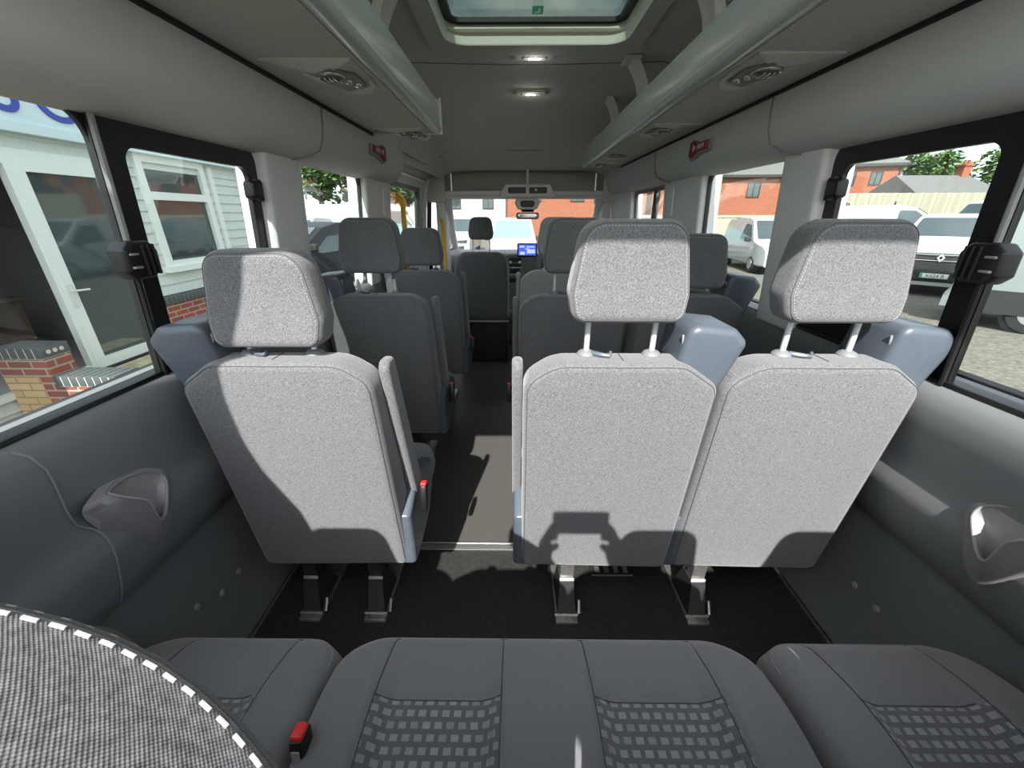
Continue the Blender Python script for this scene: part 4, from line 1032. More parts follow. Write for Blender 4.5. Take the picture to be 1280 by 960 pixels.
def vehicle(name, label, loc, rz, top, paint, W=.90, L2=2.1, belt=1.05, glass_='tint', roofw=.80, ws=None, sidew=(), group=None, cat='van', zbot=.28, fw=.30, front=True, bars=False, gz=0, cladh=None, wheels=(-1.35, 1.35), wr=.32, grille=True, plate=None, logo=False, rear_glass=None):
    """top: (x, z) roof outline from tail to nose, front at +x"""
    t = empty(name, (loc[0], loc[1], GZ), rz, label=label, cat=cat, group=group)
    x0, x1 = top[0][0], top[-1][0]
    zt = lambda x: interp(top, x)
    def wid(z, x):
        w = W if z < belt else lerp(W, W * roofw, (z - belt) / max(.05, 1.9 - belt) * (1.9 - belt) / max(.3, max(p[1] for p in top) - belt))
        nose = max(0, (x - (x1 - .7)) / .7); tail = max(0, (x0 + .25 - x) / .25)
        return w * (1 - .16 * nose * nose - .05 * tail)
    xs = sorted(set([p[0] for p in top] + [lerp(x0, x1, k / 36) for k in range(37)]))
    rings = []
    for x in xs:
        T = zt(x); lo = zbot + .12 * max(0, (x - (x1 - .25)) / .25) * 0
        zs_ = [lo, lo + .05, lerp(lo, min(T, belt), .5), min(T, belt) - .01, lerp(min(T, belt), T, .45), lerp(min(T, belt), T, .85), T - .015]
        half = [(wid(z, x) - (.05 if i == 0 else 0), z) for i, z in enumerate(zs_)]
        wT = wid(T, x)
        half += [(wT - .09, T - .0), (wT * .5, T + .012)]
        rings.append([(x, -w_, z) for w_, z in half] + [(x, w_, z) for w_, z in half[::-1]])
    m = MB(); m.loft(rings); m.build('body', paint, t, ang=30)
    if ws:
        xa, xb, hw0, hw1 = ws     # roof end, bonnet end
        n = 6; A = []
        nz = Vector((zt(xa) - zt(xb), 0, xb - xa)).normalized()
        def wp(a, b, d):
            x = lerp(xa, xb, b); return (x + nz.x * d, a * lerp(hw0, hw1, b), zt(x) + .012 + nz.z * d)
        m = MB(); m.prism(ccw(rpoly([(-1, .05), (1, .05), (1, .96), (-1, .96)], .08)), lambda a, b: wp(a, b, .012), lambda a, b: wp(a, b, -.05)); m.build('windscreen', glass_, t)
    for side in (-1, 1):
        for poly in sidew:
            m = MB(); m.prism(ccw(rpoly(poly, .06, 4)), lambda a, b: (a, side * (wid(b, a) + .012), b), lambda a, b: (a, side * (wid(b, a) - .03), b)); m.build('side_window', glass_, t)
        if cladh:
            m = MB(); m.prism([(lerp(x0 + .3, x1 - .72, q / 8), zbot + .02) for q in range(9)] + [(lerp(x1 - .72, x0 + .3, q / 8), cladh) for q in range(9)], lambda a, b: (a, side * (wid(b, a) + .02), b), lambda a, b: (a, side * (wid(b, a) - .03), b)); m.build('side_cladding', 'bumper', t)
        for wx in wheels:
            m = MB(); m.lathe([(0, 0), (wr * .6, 0), (wr * .95, .02), (wr, .06), (wr, .18), (wr * .9, .2), (0, .2)], (wx, 0, 0), 24, 'y')
            wl_ = m.build('wheel', 'tyre', t); wl_.location = (0, side * (W + .01) - (.0 if side > 0 else 0), wr); wl_.rotation_euler = (0, 0, 0 if side < 0 else 0)
            if side > 0: wl_.scale = (1, -1, 1)
            m = MB(); m.lathe([(0, -.012), (wr * .3, -.006), (wr * .58, -.004), (wr * .6, .02), (0, .02)], (wx, 0, 0), 20, 'y'); m.build('hub_cap', 'hub', wl_)
            m = MB(); m.lathe([(0, .10), (wr + .07, .10), (wr + .07, .22), (0, .22)], (wx, 0, 0), 24, 'y'); m.build('wheel_arch', 'bumper', wl_)
        if front:
            m = MB(); m.prism(ccw(rpoly([(.30, .62 + gz), (.64, .64 + gz), (.68, .86 + gz), (.42, .86 + gz)], .06)), lambda a, b: (x1 - .02 - .30 * max(0, a - .35) - .3 * max(0, b - .72 - gz), side * a * W / .9, b), lambda a, b: (x1 - .35, side * a * W / .9, b)) ; m.build('headlamp', 'lamp', t)
            xm = ws[1] - .25 if ws else x1 - 1
            m = MB(); m.pillow(rpoly([(0, -.09), (.18, -.08), (.18, .09), (0, .08)], .04), -.05, .08, .03, lambda a, b, d: (xm - d, side * (wid(belt, xm) + a + .01), belt + .09 + b), 3); m.build('door_mirror', 'bumper', t)
    if front:
        m = MB(); m.pillow(rpoly([(-W * .88, zbot - .02), (W * .88, zbot - .02), (W * .9, zbot + fw + gz * .8), (-W * .9, zbot + fw + gz * .8)], .08), x1 + .04, x1 - .4, .04, lambda a, b, d: (d - .22 * (abs(a) / W) ** 3, a, b), 3, bulge0=.0); m.build('bumper', 'bumper', t)
        if grille:
            m = MB(); m.pillow(rpoly([(-.62, .60 + gz * -.5), (.62, .60 + gz * -.5), (.70, .80 + gz), (-.70, .80 + gz)], .05), x1 + .03, x1 - .2, .02, lambda a, b, d: (d - .05 * abs(a) - .12 * max(0, b - .7 - gz), a, b), 3); gr = m.build('grille', 'bumper', t)
            m = MB()
            for zz in (.63, .77): m.tube([(x1 + .045 - .05 * abs(a), a, zz + gz) for a in (-.5, 0, .5)], .009, 6)
            m.build('grille_bar', 'lens', gr)
            if logo:
                m = MB()
                o_ = [(0, .10), (.075, 0), (0, -.10), (-.075, 0)]; i_ = [(0, .045), (.034, 0), (0, -.045), (-.034, 0)]
                m.ringplate(o_, i_, lambda a, b: (x1 + .055, a, b + .70 + gz), lambda a, b: (x1 + .03, a, b + .70 + gz)); m.build('diamond_badge', 'chrome', gr, smooth=False)
        if plate:
            m = MB(); m.box((x1 + .050, 0, .42 + gz * .4), (.012, .52, .115), .004); pl = m.build('number_plate', 'plate', t)
            m = MB(); m.box((x1 + .058, -.235 if plate[1] else 0, .42 + gz * .4), (.003, .045, .105)); m.build('plate_flash', 'plategreen', pl)
            text_mesh('plate_text', plate[0], .115, 'bumper', pl, (x1 + .0585, .02, .42 + gz * .4), (PI / 2, 0, PI / 2))
    if rear_glass:
        pass
    if bars:
        for bx in bars:
            m = MB(); T = zt(bx)
            m.tube([(bx, -W * .7, T + .09), (bx, W * .7, T + .09)], .018, 8)
            for sy in (-1, 1): m.box((bx, sy * W * .68, T + .06), (.05, .05, .13), .01)
            m.build('roof_bar', 'bumper', t)
    return t

SMALL = [(-2.12, .55), (-2.14, 1.0), (-2.06, 1.70), (-1.92, 1.80), (-1.0, 1.85), (.1, 1.85), (.50, 1.78), (1.22, 1.12), (1.36, 1.06), (1.95, .93), (2.10, .80), (2.16, .62)]
SW = ([(-.02, 1.12), (1.02, 1.10), (.98, 1.20), (.52, 1.62), (.0, 1.66)],)
BIG = [(-2.9, .5), (-2.95, 1.2), (-2.9, 2.4), (-2.75, 2.5), (.9, 2.55), (1.45, 2.42), (2.15, 1.40), (2.3, 1.32), (2.8, 1.12), (2.95, .9), (3.0, .6)]
MID = [(-2.5, .6), (-2.55, 1.1), (-2.48, 1.85), (-2.35, 1.95), (.3, 1.97), (.75, 1.88), (1.55, 1.40), (1.7, 1.34), (2.2, 1.20), (2.4, 1.06), (2.5, .72)]
MDW = ([(.1, 1.38), (1.32, 1.36), (1.26, 1.48), (.78, 1.76), (.1, 1.80)],)
SUV = [(-2.1, .55), (-2.15, .95), (-1.85, 1.45), (-1.5, 1.58), (-.2, 1.62), (.3, 1.52), (1.05, 1.08), (1.2, 1.03), (1.95, .90), (2.12, .75), (2.16, .55)]
SUVW = ([(-1.6, 1.1), (-.35, 1.08), (-.35, 1.48), (-1.45, 1.45)], [(-.25, 1.08), (.85, 1.05), (.25, 1.44), (-.25, 1.48)])
SMW = (.50, 1.22, .66, .74)
# right-hand yard
vehicle('parked_van', 'white van with black grille, badge and green-flash plate behind the right quarter window', (12.45, 12.0), R(222), MID, 'white', W=.97, belt=1.3, ws=(.75, 1.55, .72, .82), sidew=MDW, logo=True, plate=('KS24 R', True), gz=.26, wheels=(-1.6, 1.6), group='white vans parked in the yard')
vehicle('parked_van', 'white van with two roof bars and dark cab window parked behind the badged van', (14.6, 17.0), R(-41), [(a * 1.05, b * 1.17) for a, b in MID], 'white', W=1.0, belt=1.45, ws=(.79, 1.63, .74, .84), sidew=([(.35, 1.55), (1.45, 1.52), (1.38, 1.68), (.80, 2.10), (.35, 2.12)],), bars=(-1.3, .15), wheels=(-1.6, 1.6), group='white vans parked in the yard')
vehicle('parked_van', 'white small van facing the bus, seen through the second right window', (9.6, 16.2), R(262), SMALL, 'white', ws=SMW, sidew=SW, group='white vans parked in the yard')
vehicle('parked_van', 'white van half hidden behind the dark window seat at the second right window', (8.0, 21.0), R(280), SMALL, 'white', ws=SMW, sidew=SW, glass_='tintsky', group='white vans parked in the yard')
vehicle('parked_van', 'large pale grey panel van with black lower side, cut by the frame edge', (10.95, 5.95), R(-50), [(a * 1.05, b * 1.10) for a, b in BIG], 'greyvan', W=1.02, belt=1.35, ws=(1.52, 2.26, .78, .86), sidew=([(.75, 1.45), (1.95, 1.42), (1.9, 1.55), (1.45, 2.15), (.75, 2.2)],), cladh=.70, wheels=(-1.9, 1.9), wr=.36, cat='van', group='white vans parked in the yard', glass_='tint')
vehicle('parked_van', 'tall white panel van far behind the others near the cream fence', (20.5, 17.6), R(185), BIG, 'white', W=1.0, belt=1.35, ws=(1.45, 2.15, .78, .86), cladh=.5, wheels=(-1.9, 1.9), wr=.36, group='white vans parked in the yard')
vehicle('parked_van', 'white van outside the small third right window', (5.2, 14.2), R(275), SMALL, 'white', ws=SMW, sidew=SW, group='white vans parked in the yard')
# ahead
vehicle('parked_van', 'white van with pale teal windscreen facing the bus beyond the windscreen', (-.15, 17.2), R(270), [(a, b * 1.0) for a, b in SMALL], 'white', ws=SMW, sidew=SW, glass_='tintsky', group='vehicles ahead of the bus')
vehicle('parked_van', 'white van on the left beyond the windscreen', (-3.1, 23.5), R(268), SMALL, 'white', ws=SMW, sidew=SW, group='vehicles ahead of the bus')
# left
vehicle('parked_car', 'black car parked beyond the second left window', (-5.55, 11.3), R(246), [(a * 1.08, b * 1.09) for a, b in SUV], 'darkcar', W=.95, belt=1.12, ws=(.32, 1.13, .64, .76), sidew=SUVW, cat='car', glass_='tint')
vehicle('parked_car', 'teal car parked beyond the sliding door window', (-5.2, 17.2), R(280), SUV, 'tealcar', W=.92, ws=(.3, 1.05, .62, .74), sidew=SUVW, cat='car', glass_='tintsky')
vehicle('parked_van', 'white van parked behind the black car', (-10.0, 19.6), R(275), SMALL, 'white', ws=SMW, sidew=SW, group='vans on the left of the yard')
vehicle('parked_van', 'white van parked side-on behind the black car and the sliding door', (-7.9, 24.0), R(10), BIG, 'white', W=1.0, belt=1.35, ws=(1.45, 2.15, .78, .86), sidew=([(.75, 1.45), (1.95, 1.42), (1.9, 1.55), (1.45, 2.15), (.75, 2.2)],), wheels=(-1.9, 1.9), wr=.36, group='vans on the left of the yard')

# boundary fences ---------------------------------------------------------------------------
def corr(name, x0, y0, x1, y1, z1, label, mat='fence', amp=.11, pitch=.66):
    L_ = math.hypot(x1 - x0, y1 - y0); n = int(L_ / pitch * 8); ux, uy = (x1 - x0) / L_, (y1 - y0) / L_
    t = MB(); ring = []
    f_, b_ = [], []
    for k in range(n + 1):
        s_ = L_ * k / n; o_ = amp * math.sin(2 * PI * s_ / pitch)
        f_.append((x0 + ux * s_ - uy * o_, y0 + uy * s_ + ux * o_)); b_.append((x0 + ux * s_ - uy * (o_ + .02), y0 + uy * s_ + ux * (o_ + .02)))
    lo = [Vector((a, b, GZ)) for a, b in f_] + [Vector((a, b, GZ)) for a, b in b_[::-1]]
    hi = [Vector((p.x, p.y, z1)) for p in lo]
    t.loft([lo, hi]); o = t.build(name, mat); tag(o, label, 'fence'); return o
corr('corrugated_fence', 14.2, 23.6, 27.5, 22.6, 2.42, 'cream corrugated fence below the orange brick house')
m = MB(); m.box((10.6, 23.8, .3), (7.6, .35, 1.85)); m.box((10.6, 23.8, 1.28), (7.7, .45, .12), .02); o = m.build('boundary_wall', 'concrete', smooth=False); tag(o, 'low stained cream wall behind the vans at the second right window', 'wall')
o = corr('corrugated_fence', -24, 29.5, -5.2, 31.5, 1.9, 'white corrugated fence across the yard beyond the second left window', 'whitewall', .02, .5)

# brick house + outbuilding on the right ----------------------------------------------------
def hip_roof(m, x0, x1, y0, y1, z0, z1, over=.35):
    x0 -= over; x1 += over; y0 -= over; y1 += over; d = (y1 - y0) / 2
    a = [(x0, y0, z0), (x1, y0, z0), (x1, y1, z0), (x0, y1, z0)]
    b = [(x0 + d, y0 + d, z1), (x1 - d, y0 + d, z1), (x1 - d, y0 + d + .01, z1), (x0 + d, y0 + d + .01, z1)]
    m.loft([[(x, y, z - .12) for x, y, z in a], a, b])
def house_window(par, x, y, z, w, h, name='window_unit'):
    m = MB(); m.ringplate([(-w / 2, -h / 2), (w / 2, -h / 2), (w / 2, h / 2), (-w / 2, h / 2)], [(-w / 2 + .08, -h / 2 + .08), (w / 2 - .08, -h / 2 + .08), (w / 2 - .08, h / 2 - .08), (-w / 2 + .08, h / 2 - .08)], lambda a, b: (x + a, y - .06, z + b), lambda a, b: (x + a, y + .05, z + b))
    m.box((x, y - .02, z), (.06, .06, h - .1)); f_ = m.build(name, 'bumper', par, smooth=False)
    m = MB(); m.box((x, y + .0, z), (w - .12, .02, h - .12)); m.build('window_pane', 'tint', f_, smooth=False)
hs = empty('brick_house', (35.35, 43.3, GZ), R(-14), label='orange brick house with grey hipped roof and two upper windows', cat='house'); hs.scale = (1, 1, 1.07)
m = MB(); m.box((-4.9, 3.5, 3.05), (13, 7, 6.1)); m.build('house_wall', 'house', hs, smooth=False)
m = MB(); hip_roof(m, -11.4, 1.6, 0, 7, 6.15, 8.6); m.build('house_roof', 'slate', hs, smooth=False)
m = MB(); m.box((-4.9, -.40, 6.02), (13.9, .10, .22)); m.box((1.98, 3.5, 6.02), (.10, 7.9, .22)); m.build('gutter', 'bumper', hs, smooth=False)
m = MB(); m.tube([(1.45, -.06, 6.0), (1.45, -.06, .3)], .06, 8); m.build('downpipe', 'bumper', hs)
for wx in (-2.55, -.35, -5.4, -8.0): house_window(hs, wx, 0, 4.95, 1.0, 1.15)
ob = empty('slate_outbuilding', (32.4, 35.4, GZ), 0, label='long low building with slate roof and orange chimney', cat='building')
m = MB(); m.box((3.4, 2.6, 1.75), (6.8, 5.2, 3.5)); m.build('outbuilding_wall', 'house', ob, smooth=False)
m = MB(); m.loft([[(-.3, -.35, 3.45), (7.2, -.35, 3.45), (7.2, 5.55, 3.45), (-.3, 5.55, 3.45)], [(-.1, 2.58, 5.1), (5.9, 2.58, 5.1), (5.9, 2.62, 5.1), (-.1, 2.62, 5.1)]]); m.build('outbuilding_roof', 'slate', ob, smooth=False)
m = MB(); m.box((5.45, 2.6, 5.2), (.62, .6, 1.3)); m.box((5.45, 2.6, 5.85), (.76, .74, .14)); ch = m.build('chimney', 'house', ob, smooth=False)
m = MB(); m.lathe([(.13, 0), (.10, .30), (.12, .34), (0, .34)], (5.3, 2.6, 5.9), 12); m.build('chimney_pot', 'house', ch)
m = MB(); m.lathe([(.13, 0), (.10, .30), (.12, .34), (0, .34)], (5.62, 2.6, 5.9), 12); m.build('chimney_pot', 'house', ch)
h2 = empty('brick_terrace', (15.6, 38.5, GZ), R(-4), label='orange brick building behind the vans at the second right window', cat='house')
m = MB(); m.box((3, 3, 2.6), (13, 6, 5.2)); m.build('terrace_wall', 'house', h2, smooth=False)
m = MB(); m.loft([[(-4, -.4, 5.15), (10, -.4, 5.15), (10, 6.4, 5.15), (-4, 6.4, 5.15)], [(-3.6, 2.95, 7.6), (9.6, 2.95, 7.6), (9.6, 3.05, 7.6), (-3.6, 3.05, 7.6)]]); m.build('terrace_roof', 'slate', h2, smooth=False)
m = MB(); m.box((3, -.42, 5.05), (16, .1, .2)); m.build('terrace_gutter', 'bumper', h2, smooth=False)
for wx in (-2, 1.5, 5, 8.5): house_window(h2, wx, 0, 4.0, 1.1, 1.2)
# buildings ahead
h3 = empty('brick_house', (2.6, 34, GZ), R(3), label='orange brick house straight ahead beyond the windscreen', cat='house')
m = MB(); m.box((2.2, 3, 2.6), (11, 6, 5.2)); m.build('house_wall', 'house', h3, smooth=False)
m = MB(); m.loft([[(-3.6, -.4, 5.15), (8.0, -.4, 5.15), (8.0, 6.4, 5.15), (-3.6, 6.4, 5.15)], [(-3.3, 2.95, 7.4), (7.7, 2.95, 7.4), (7.7, 3.05, 7.4), (-3.3, 3.05, 7.4)]]); m.build('house_roof', 'slate', h3, smooth=False)
for wx in (-1.2, 2.2, 5.6): house_window(h3, wx, 0, 3.6, 1.1, 1.3)
h4 = empty('rendered_building', (-8.5, 46, GZ), R(-2), label='white rendered building ahead on the left', cat='building')
m = MB(); m.box((0, 3, 2.4), (15, 6, 4.8)); m.build('rendered_wall', 'whitewall', h4, smooth=False)
m = MB(); m.loft([[(-8, -.4, 4.75), (8, -.4, 4.75), (8, 6.4, 4.75), (-8, 6.4, 4.75)], [(-7.6, 2.95, 6.6), (7.6, 2.95, 6.6), (7.6, 3.05, 6.6), (-7.6, 3.05, 6.6)]]); m.build('rendered_roof', 'slate', h4, smooth=False)
for wx in (-5, -1.5, 2, 5.5): house_window(h4, wx, 0, 3.2, 1.2, 1.2)

# trees -------------------------------------------------------------------------------------
def tree(x, y, zt_, rad, label, seed):
    rnd = random.Random(seed); t = empty('tree', (x, y, GZ), label=label, cat='tree', group='trees beyond the yard')
    h = zt_ - GZ
    m = MB(); m.tube([(0, 0, 0), (.1, 0, h * .4), (.0, .1, h * .75)], [.30, .22, .08], 8)
    for k in range(5):
        a = rnd.random() * 2 * PI; m.tube([(.05, 0, h * .42), (math.cos(a) * rad * .4, math.sin(a) * rad * .4, h * .65)], [.12, .04], 6)
    m.build('trunk', 'bark', t)
    lumps = [(rnd.gauss(0, rad * .38), rnd.gauss(0, rad * .38), h * .66 + rnd.uniform(-.5, .6) * rad * .7, rad * rnd.uniform(.38, .6)) for _ in range(11)]
    bm = bmesh.new()
    for _ in range(2600):
        lx, ly, lz, lr = rnd.choice(lumps)
        v = Vector((rnd.gauss(0, 1), rnd.gauss(0, 1), rnd.gauss(0, 1))).normalized() * lr * rnd.uniform(.72, 1.05)
        p = Vector((lx, ly, lz)) + v
        if p.z > h: continue
        a = Vector((rnd.uniform(-1, 1), rnd.uniform(-1, 1), rnd.uniform(-.6, .6))).normalized() * rnd.uniform(.16, .30); b = a.cross(Vector((rnd.uniform(-1, 1), rnd.uniform(-1, 1), 1))).normalized() * a.length * .7
        q = [bm.verts.new(p + c) for c in (a, b, -a, -b)]; bm.faces.new(q)
    q = MB(); q.bm.free(); q.bm = bm; q.build('crown', 'leaf', t, smooth=False)
tree(46.0, 50.0, 9.8, 2.6, 'round green tree between the orange brick house and the chimney', 1)
tree(41.2, 52.5, 7.6, 1.7, 'small dark green tree at the corner of the orange brick house', 2)
tree(52.0, 46.0, 9.8, 3.2, 'green tree behind the orange chimney', 3)
tree(52.5, 38.0, 8.0, 2.8, 'green tree beyond the slate outbuilding, cut by the black window frame', 4)
tree(-15.5, 34.0, 6.4, 2.4, 'green tree beyond the white fence at the second left window', 5)
tree(-21.5, 35.0, 4.6, 1.7, 'low green tree at the far left behind the white fence', 6)
tree(-9.6, 37.5, 6.0, 2.1, 'green tree behind the white vans near the sliding door', 7)

# left office building -----------------------------------------------------------------------
BX = -4.9
of = empty('office_building', (BX, 5.2, GZ), label='white weatherboarded office with glass door beside the left windows', cat='building')
def B(x, y, z): return (x - BX, y - 5.2, z - GZ)
def OB(m, x0, x1, y0, y1, z0, z1, bev=0): m.box(B((x0 + x1) / 2, (y0 + y1) / 2, (z0 + z1) / 2), (abs(x1 - x0), abs(y1 - y0), abs(z1 - z0)), bev)
# weatherboards as lapped planks (one cladding mesh per wall zone)
def boards(m, y0, y1, z0, z1, x=BX, step=.135):
    z = z0
    while z < z1 - .01:
        zz = min(z + step, z1); pr = [(x + .026, z), (x + .008, zz), (x - .03, zz), (x - .03, z)]
        m.loft([[B(a, y, b) for a, b in pr] for y in (y0, y1)]); z += step
m = MB()
DY0, DY1, DZ0, DZ1 = 4.22, 5.18, -.34, 1.82      # hinged glass door
PY0 = 2.3                                          # open glazed bay to its left
WY0, WY1, WZ0, WZ1 = 5.62, 6.82, .62, 2.05        # window
EY = 7.66
boards(m, PY0, EY, 1.87, 2.5); boards(m, 5.26, WY0, .28, 1.87); boards(m, WY1, EY, .28, 1.87); boards(m, WY0, WY1, .28, WZ0)
boards(m, -1.5, PY0, GZ, 2.5); boards(m, PY0, 3.55, GZ + .02, -.34)
m.build('weatherboard', 'clad', of, smooth=False)
m = MB(); OB(m, BX - .03, BX + .05, EY - .06, EY + .06, -.1, 2.5); OB(m, BX - .03, BX + .05, 5.19, 5.29, .25, 1.9); OB(m, BX - .02, BX + .05, WY1 + .10, WY1 + .19, .28, 2.0); OB(m, BX - .02, BX + .055, 3.46, 3.55, GZ + .12, -.3); m.build('corner_board', 'upvc', of, smooth=False)
m = MB(); OB(m, BX - 6, BX - .01, EY - .08, EY, GZ, 2.5); OB(m, BX - 6, BX, -1.6, -1.5, GZ, 2.5); OB(m, BX - 6.1, BX - 6, -1.6, EY, GZ, 2.5); OB(m, BX - 6.1, BX + .0, -1.6, EY, 2.5, 2.62); m.build('side_wall', 'clad', of, smooth=False)
# fascia with blue lettering
m = MB(); OB(m, BX + .0, BX + .10, -1.6, EY + .1, 2.09, 3.0); OB(m, BX + .0, BX + .13, -1.6, EY + .1, 2.04, 2.13); fa = m.build('fascia_sign', 'fascia', of, smooth=False)
for tx_, ty_ in (('S', 4.36), ('O', 4.86), ('F', 5.255)):
    text_mesh('fascia_letter', tx_, .64, 'bluetext', fa, B(BX + .106, ty_, 2.40), (PI / 2, 0, PI / 2), .006)
# door frame
def rect_frame(par, name, y0, y1, z0, z1, wd, x0, x1, mat='upvc'):
    m = MB(); m.ringplate([(y0, z0), (y1, z0), (y1, z1), (y0, z1)], [(y0 + wd, z0 + wd), (y1 - wd, z0 + wd), (y1 - wd, z1 - wd), (y0 + wd, z1 - wd)], lambda a, b: B(x0, a, b), lambda a, b: B(x1, a, b)); return m.build(name, mat, par, smooth=False)
df = rect_frame(of, 'glass_door', DY0, DY1, DZ0, DZ1, .115, BX + .05, BX - .02)
m = MB(); OB(m, BX + .012, BX + .018, DY0 + .1, DY1 - .1, DZ0 + .1, DZ1 - .1); m.build('door_glass', 'tint', df, smooth=False)
m = MB(); OB(m, BX + .05, BX + .062, DY0 + .035, DY0 + .075, .38, .62); m.tube([B(BX + .06, DY0 + .055, .55), B(BX + .10, DY0 + .055, .55), B(BX + .11, DY0 + .20, .545)], .011, 8); m.build('door_handle', 'chrome', df)
rect_frame(of, 'bay_frame', PY0, DY0 + .01, DZ0, DZ1, .06, BX + .045, BX - .03)
m = MB(); OB(m, BX + .0, BX + .04, PY0 - .02, DY1 + .02, DZ1 - .01, 1.90); m.build('door_lintel', 'upvc', of, smooth=False)
wf = rect_frame(of, 'office_window', WY0, WY1, WZ0, WZ1, .10, BX + .06, BX - .02)
m = MB(); OB(m, BX - .02, BX + .055, WY0 + .09, WY1 - .09, 1.50, 1.60); OB(m, BX - .02, BX + .10, WY0 - .05, WY1 + .05, WZ0 - .05, WZ0 + .03); m.build('transom', 'upvc', wf, smooth=False)
m = MB(); OB(m, BX + .0, BX + .006, WY0 + .08, WY1 - .08, WZ0 + .08, WZ1 - .08); m.build('window_pane', 'tint', wf, smooth=False)
# plinth
m = MB(); OB(m, BX - .1, BX + .06, 5.20, EY + .1, GZ, .16); m.build('brick_plinth', 'redbrick', of, smooth=False)
m = MB()
y = 5.2
while y < EY: OB(m, BX - .1, BX + .085, y, y + .065, .16, .27, .004); y += .075
m.build('plinth_coping', 'bluebrick', of)
# dim room behind the open bay
m = MB(); OB(m, BX - 3.2, BX - .04, PY0 - 2.5, DY1 + .4, DZ0 - .06, DZ0); OB(m, BX - 3.25, BX - 3.2, PY0 - 2.5, DY1 + .4, DZ0, 2.3); OB(m, BX - 3.2, BX - .04, DY1 + .36, DY1 + .4, DZ0, 2.3); OB(m, BX - 3.2, BX - .04, PY0 - 2.5, PY0 - 2.46, DZ0, 2.3); OB(m, BX - 3.2, BX - .04, PY0 - 2.5, DY1 + .4, 2.0, 2.05)
m.build('office_interior', 'darkroom', of, smooth=False)
dk = empty('office_desk', B(0, 0, 0), label='wooden desk inside the dim office behind the open doorway', cat='desk'); dk.location = (BX - 1.5, 3.9, DZ0)
m = MB(); m.box((0, 0, .72), (.8, 1.7, .04), .01); m.build('desk_top', 'wood', dk)
m = MB(); m.box((0, -.8, .35), (.7, .05, .7)); m.box((0, .8, .35), (.7, .05, .7)); m.build('desk_end', 'wood', dk)
cr = empty('blue_crate', (BX - 1.35, 3.75, DZ0 + .74), label='dark blue crate on the desk inside the office', cat='crate')
m = MB(); m.ringplate([(-.2, -.25), (.2, -.25), (.2, .25), (-.2, .25)], [(-.18, -.23), (.18, -.23), (.18, .23), (-.18, .23)], lambda a, b: (a, b, 0), lambda a, b: (a * 1.08, b * 1.08, .30)); m.box((0, 0, .01), (.38, .48, .02)); m.build('crate_body', 'officeblue', cr)
m = MB(); m.box((.215, 0, .25), (.02, .16, .05), .01); m.build('crate_handle', 'whiteplastic', cr)
sf = empty('wall_shelf', (BX - 2.9, 4.0, .95), label='dark shelf unit on the back wall of the dim office', cat='shelf')
m = MB()
for k in range(4): m.box((0, 0, k * .22), (.35, 2.4, .03))
m.box((0, -1.2, .33), (.35, .03, .7)); m.box((0, 1.2, .33), (.35, .03, .7)); m.build('shelf_board', 'blackmatt', sf)

# stepped brick wing wall ------------------------------------------------------------------------
ww = empty('stepped_brick_wall', (-4.3, 3.5, GZ), label='stepped yellow and red brick wall with blue brick coping in front of the office', cat='brick wall')
def Wl(x, y, z): return (x + 4.3, y - 3.5, z - GZ)
def WB(m, x0, x1, y0, y1, z0, z1, bev=0): m.box(Wl((x0 + x1) / 2, (y0 + y1) / 2, (z0 + z1) / 2), (abs(x1 - x0), abs(y1 - y0), abs(z1 - z0)), bev)
yA, yB = 3.40, 3.625
m = MB(); WB(m, BX + .03, -4.52, yA, yB, GZ, -.11); WB(m, -4.52, -3.98, yA, yB, GZ, -.38); m.build('yellow_brickwork', 'yellowbrick', ww, smooth=False)
m = MB(); WB(m, -4.52, -4.385, yA - .002, yB + .002, GZ, .075); WB(m, BX + .03, -4.52, yA - .001, yB + .001, -.11, .075); WB(m, -3.98, -3.785, yA - .002, yB + .002, GZ, -.20); WB(m, -4.385, -3.98, yA - .001, yB + .001, -.38, -.20); m.build('red_brickwork', 'redbrick', ww, smooth=False)
def coping(xa, xb, z, name):
    m = MB(); WB(m, xa, xb - .004, yA - .01, yB + .01, z, z + .098); mo = m.build(name, 'mortar', ww, smooth=False)
    m = MB(); x = xb
    while x > xa + .03:
        WB(m, x - .064, x, yA - .016, yB + .016, z + .004, z + .108, .005); x -= .076
    br = m.build('coping_brick', 'bluebrick', mo)
    m = MB()
    for q in (.055, .112, .170): m.lathe([(0, .0015), (.020, .0015), (.021, -.002), (0, -.002)], Wl(xb, yA + q, z + .055), 14, 'x')
    m.build('brick_hole', 'mortar', mo)
coping(BX + .06, -4.385, .075, 'coping'); coping(-4.36, -3.785, -.20, 'coping')
m = MB(); m.box((-4.36, 4.6, -.49), (.88, 1.90, .26), .01); o = m.build('concrete_landing', 'concrete', smooth=False); tag(o, 'stained yellowish concrete landing in front of the office door', 'step')

# ================================================================== LIGHT, SKY, CAMERA
W_ = bpy.data.worlds.new('World'); SC.world = W_; W_.use_nodes = True
nt = W_.node_tree; N, L = nt.nodes, nt.links
bg = N['Background']
sky = N.new('ShaderNodeTexSky'); sky.sky_type = 'NISHITA'; sky.sun_disc = False
sky.sun_elevation = R(42.4); sky.sun_rotation = R(188); sky.air_density = 1.0; sky.dust_density = 1.2; sky.ozone_density = 1.0
tc = N.new('ShaderNodeTexCoord'); mp = N.new('ShaderNodeMapping'); mp.inputs['Scale'].default_value = (1.6, 1.6, 4.5)
no = N.new('ShaderNodeTexNoise'); no.inputs['Scale'].default_value = 2.2; no.inputs['Detail'].default_value = 7; no.inputs['Roughness'].default_value = .58
L.new(tc.outputs['Generated'], mp.inputs[0]); L.new(mp.outputs[0], no.inputs['Vector'])
cr = N.new('ShaderNodeValToRGB'); cr.color_ramp.elements[0].position = .40; cr.color_ramp.elements[1].position = .60
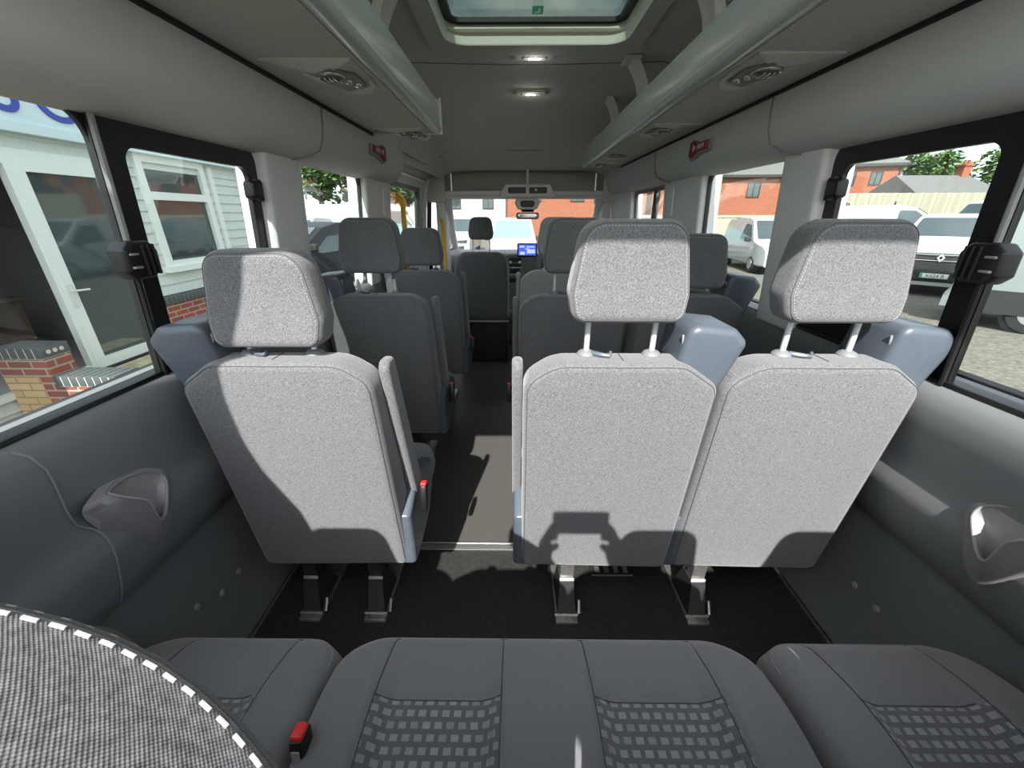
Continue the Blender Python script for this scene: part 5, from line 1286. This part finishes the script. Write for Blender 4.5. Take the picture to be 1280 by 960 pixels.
L.new(no.outputs['Fac'], cr.inputs[0])
sc1 = N.new('ShaderNodeMix'); sc1.data_type = 'RGBA'; sc1.blend_type = 'MULTIPLY'; sc1.inputs[0].default_value = 1
SKYK = .135; FILL_GLOW = 1.6
L.new(sky.outputs[0], sc1.inputs[6]); sc1.inputs[7].default_value = (SKYK, SKYK, SKYK, 1)
mx = N.new('ShaderNodeMix'); mx.data_type = 'RGBA'
L.new(cr.outputs[0], mx.inputs[0]); L.new(sc1.outputs[2], mx.inputs[6]); mx.inputs[7].default_value = (1.15, 1.17, 1.2, 1)
# added sky glow around the sun that lifts the light inside the bus
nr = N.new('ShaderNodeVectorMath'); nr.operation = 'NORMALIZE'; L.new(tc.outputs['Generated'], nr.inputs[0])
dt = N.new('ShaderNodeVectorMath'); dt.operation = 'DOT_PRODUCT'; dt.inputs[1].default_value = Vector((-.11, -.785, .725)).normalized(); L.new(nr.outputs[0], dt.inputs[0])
au = mathn(nt, 'MULTIPLY', mathn(nt, 'POWER', mathn(nt, 'MAXIMUM', dt.outputs['Value'], 0), 3.0), FILL_GLOW)
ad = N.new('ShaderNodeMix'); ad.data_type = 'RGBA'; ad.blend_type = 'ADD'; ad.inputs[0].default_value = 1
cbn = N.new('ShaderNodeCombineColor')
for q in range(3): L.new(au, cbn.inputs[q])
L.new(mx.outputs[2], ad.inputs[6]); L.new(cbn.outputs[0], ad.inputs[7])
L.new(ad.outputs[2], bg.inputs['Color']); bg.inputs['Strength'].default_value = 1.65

sl = bpy.data.lights.new('sun', 'SUN'); sl.energy = 11.4; sl.angle = R(.55); sl.color = (1.0, .98, .95)
so = bpy.data.objects.new('sun', sl); COL.objects.link(so)
so.rotation_euler = Vector((.11, .785, -.725)).to_track_quat('-Z', 'Y').to_euler()

cam = bpy.data.cameras.new('camera'); co = bpy.data.objects.new('camera', cam); COL.objects.link(co)
cam.sensor_fit = 'HORIZONTAL'; cam.sensor_width = 36; cam.lens = 490 / 1280 * 36; cam.clip_start = .005; cam.clip_end = 400
co.location = (0, 0, 1.30); co.rotation_euler = (R(90 - 23.1975), 0, R(.585))
SC.camera = co
SC.view_settings.view_transform = 'Standard'; SC.view_settings.look = 'None'
SC.view_settings.exposure = 0.0; SC.view_settings.gamma = 1; SC.view_settings.use_curve_mapping = False
SC.cycles.use_denoising = True
SC.cycles.max_bounces = 10; SC.cycles.diffuse_bounces = 5; SC.cycles.transparent_max_bounces = 24
SC.cycles.sample_clamp_indirect = 6; SC.cycles.caustics_reflective = False; SC.cycles.caustics_refractive = False
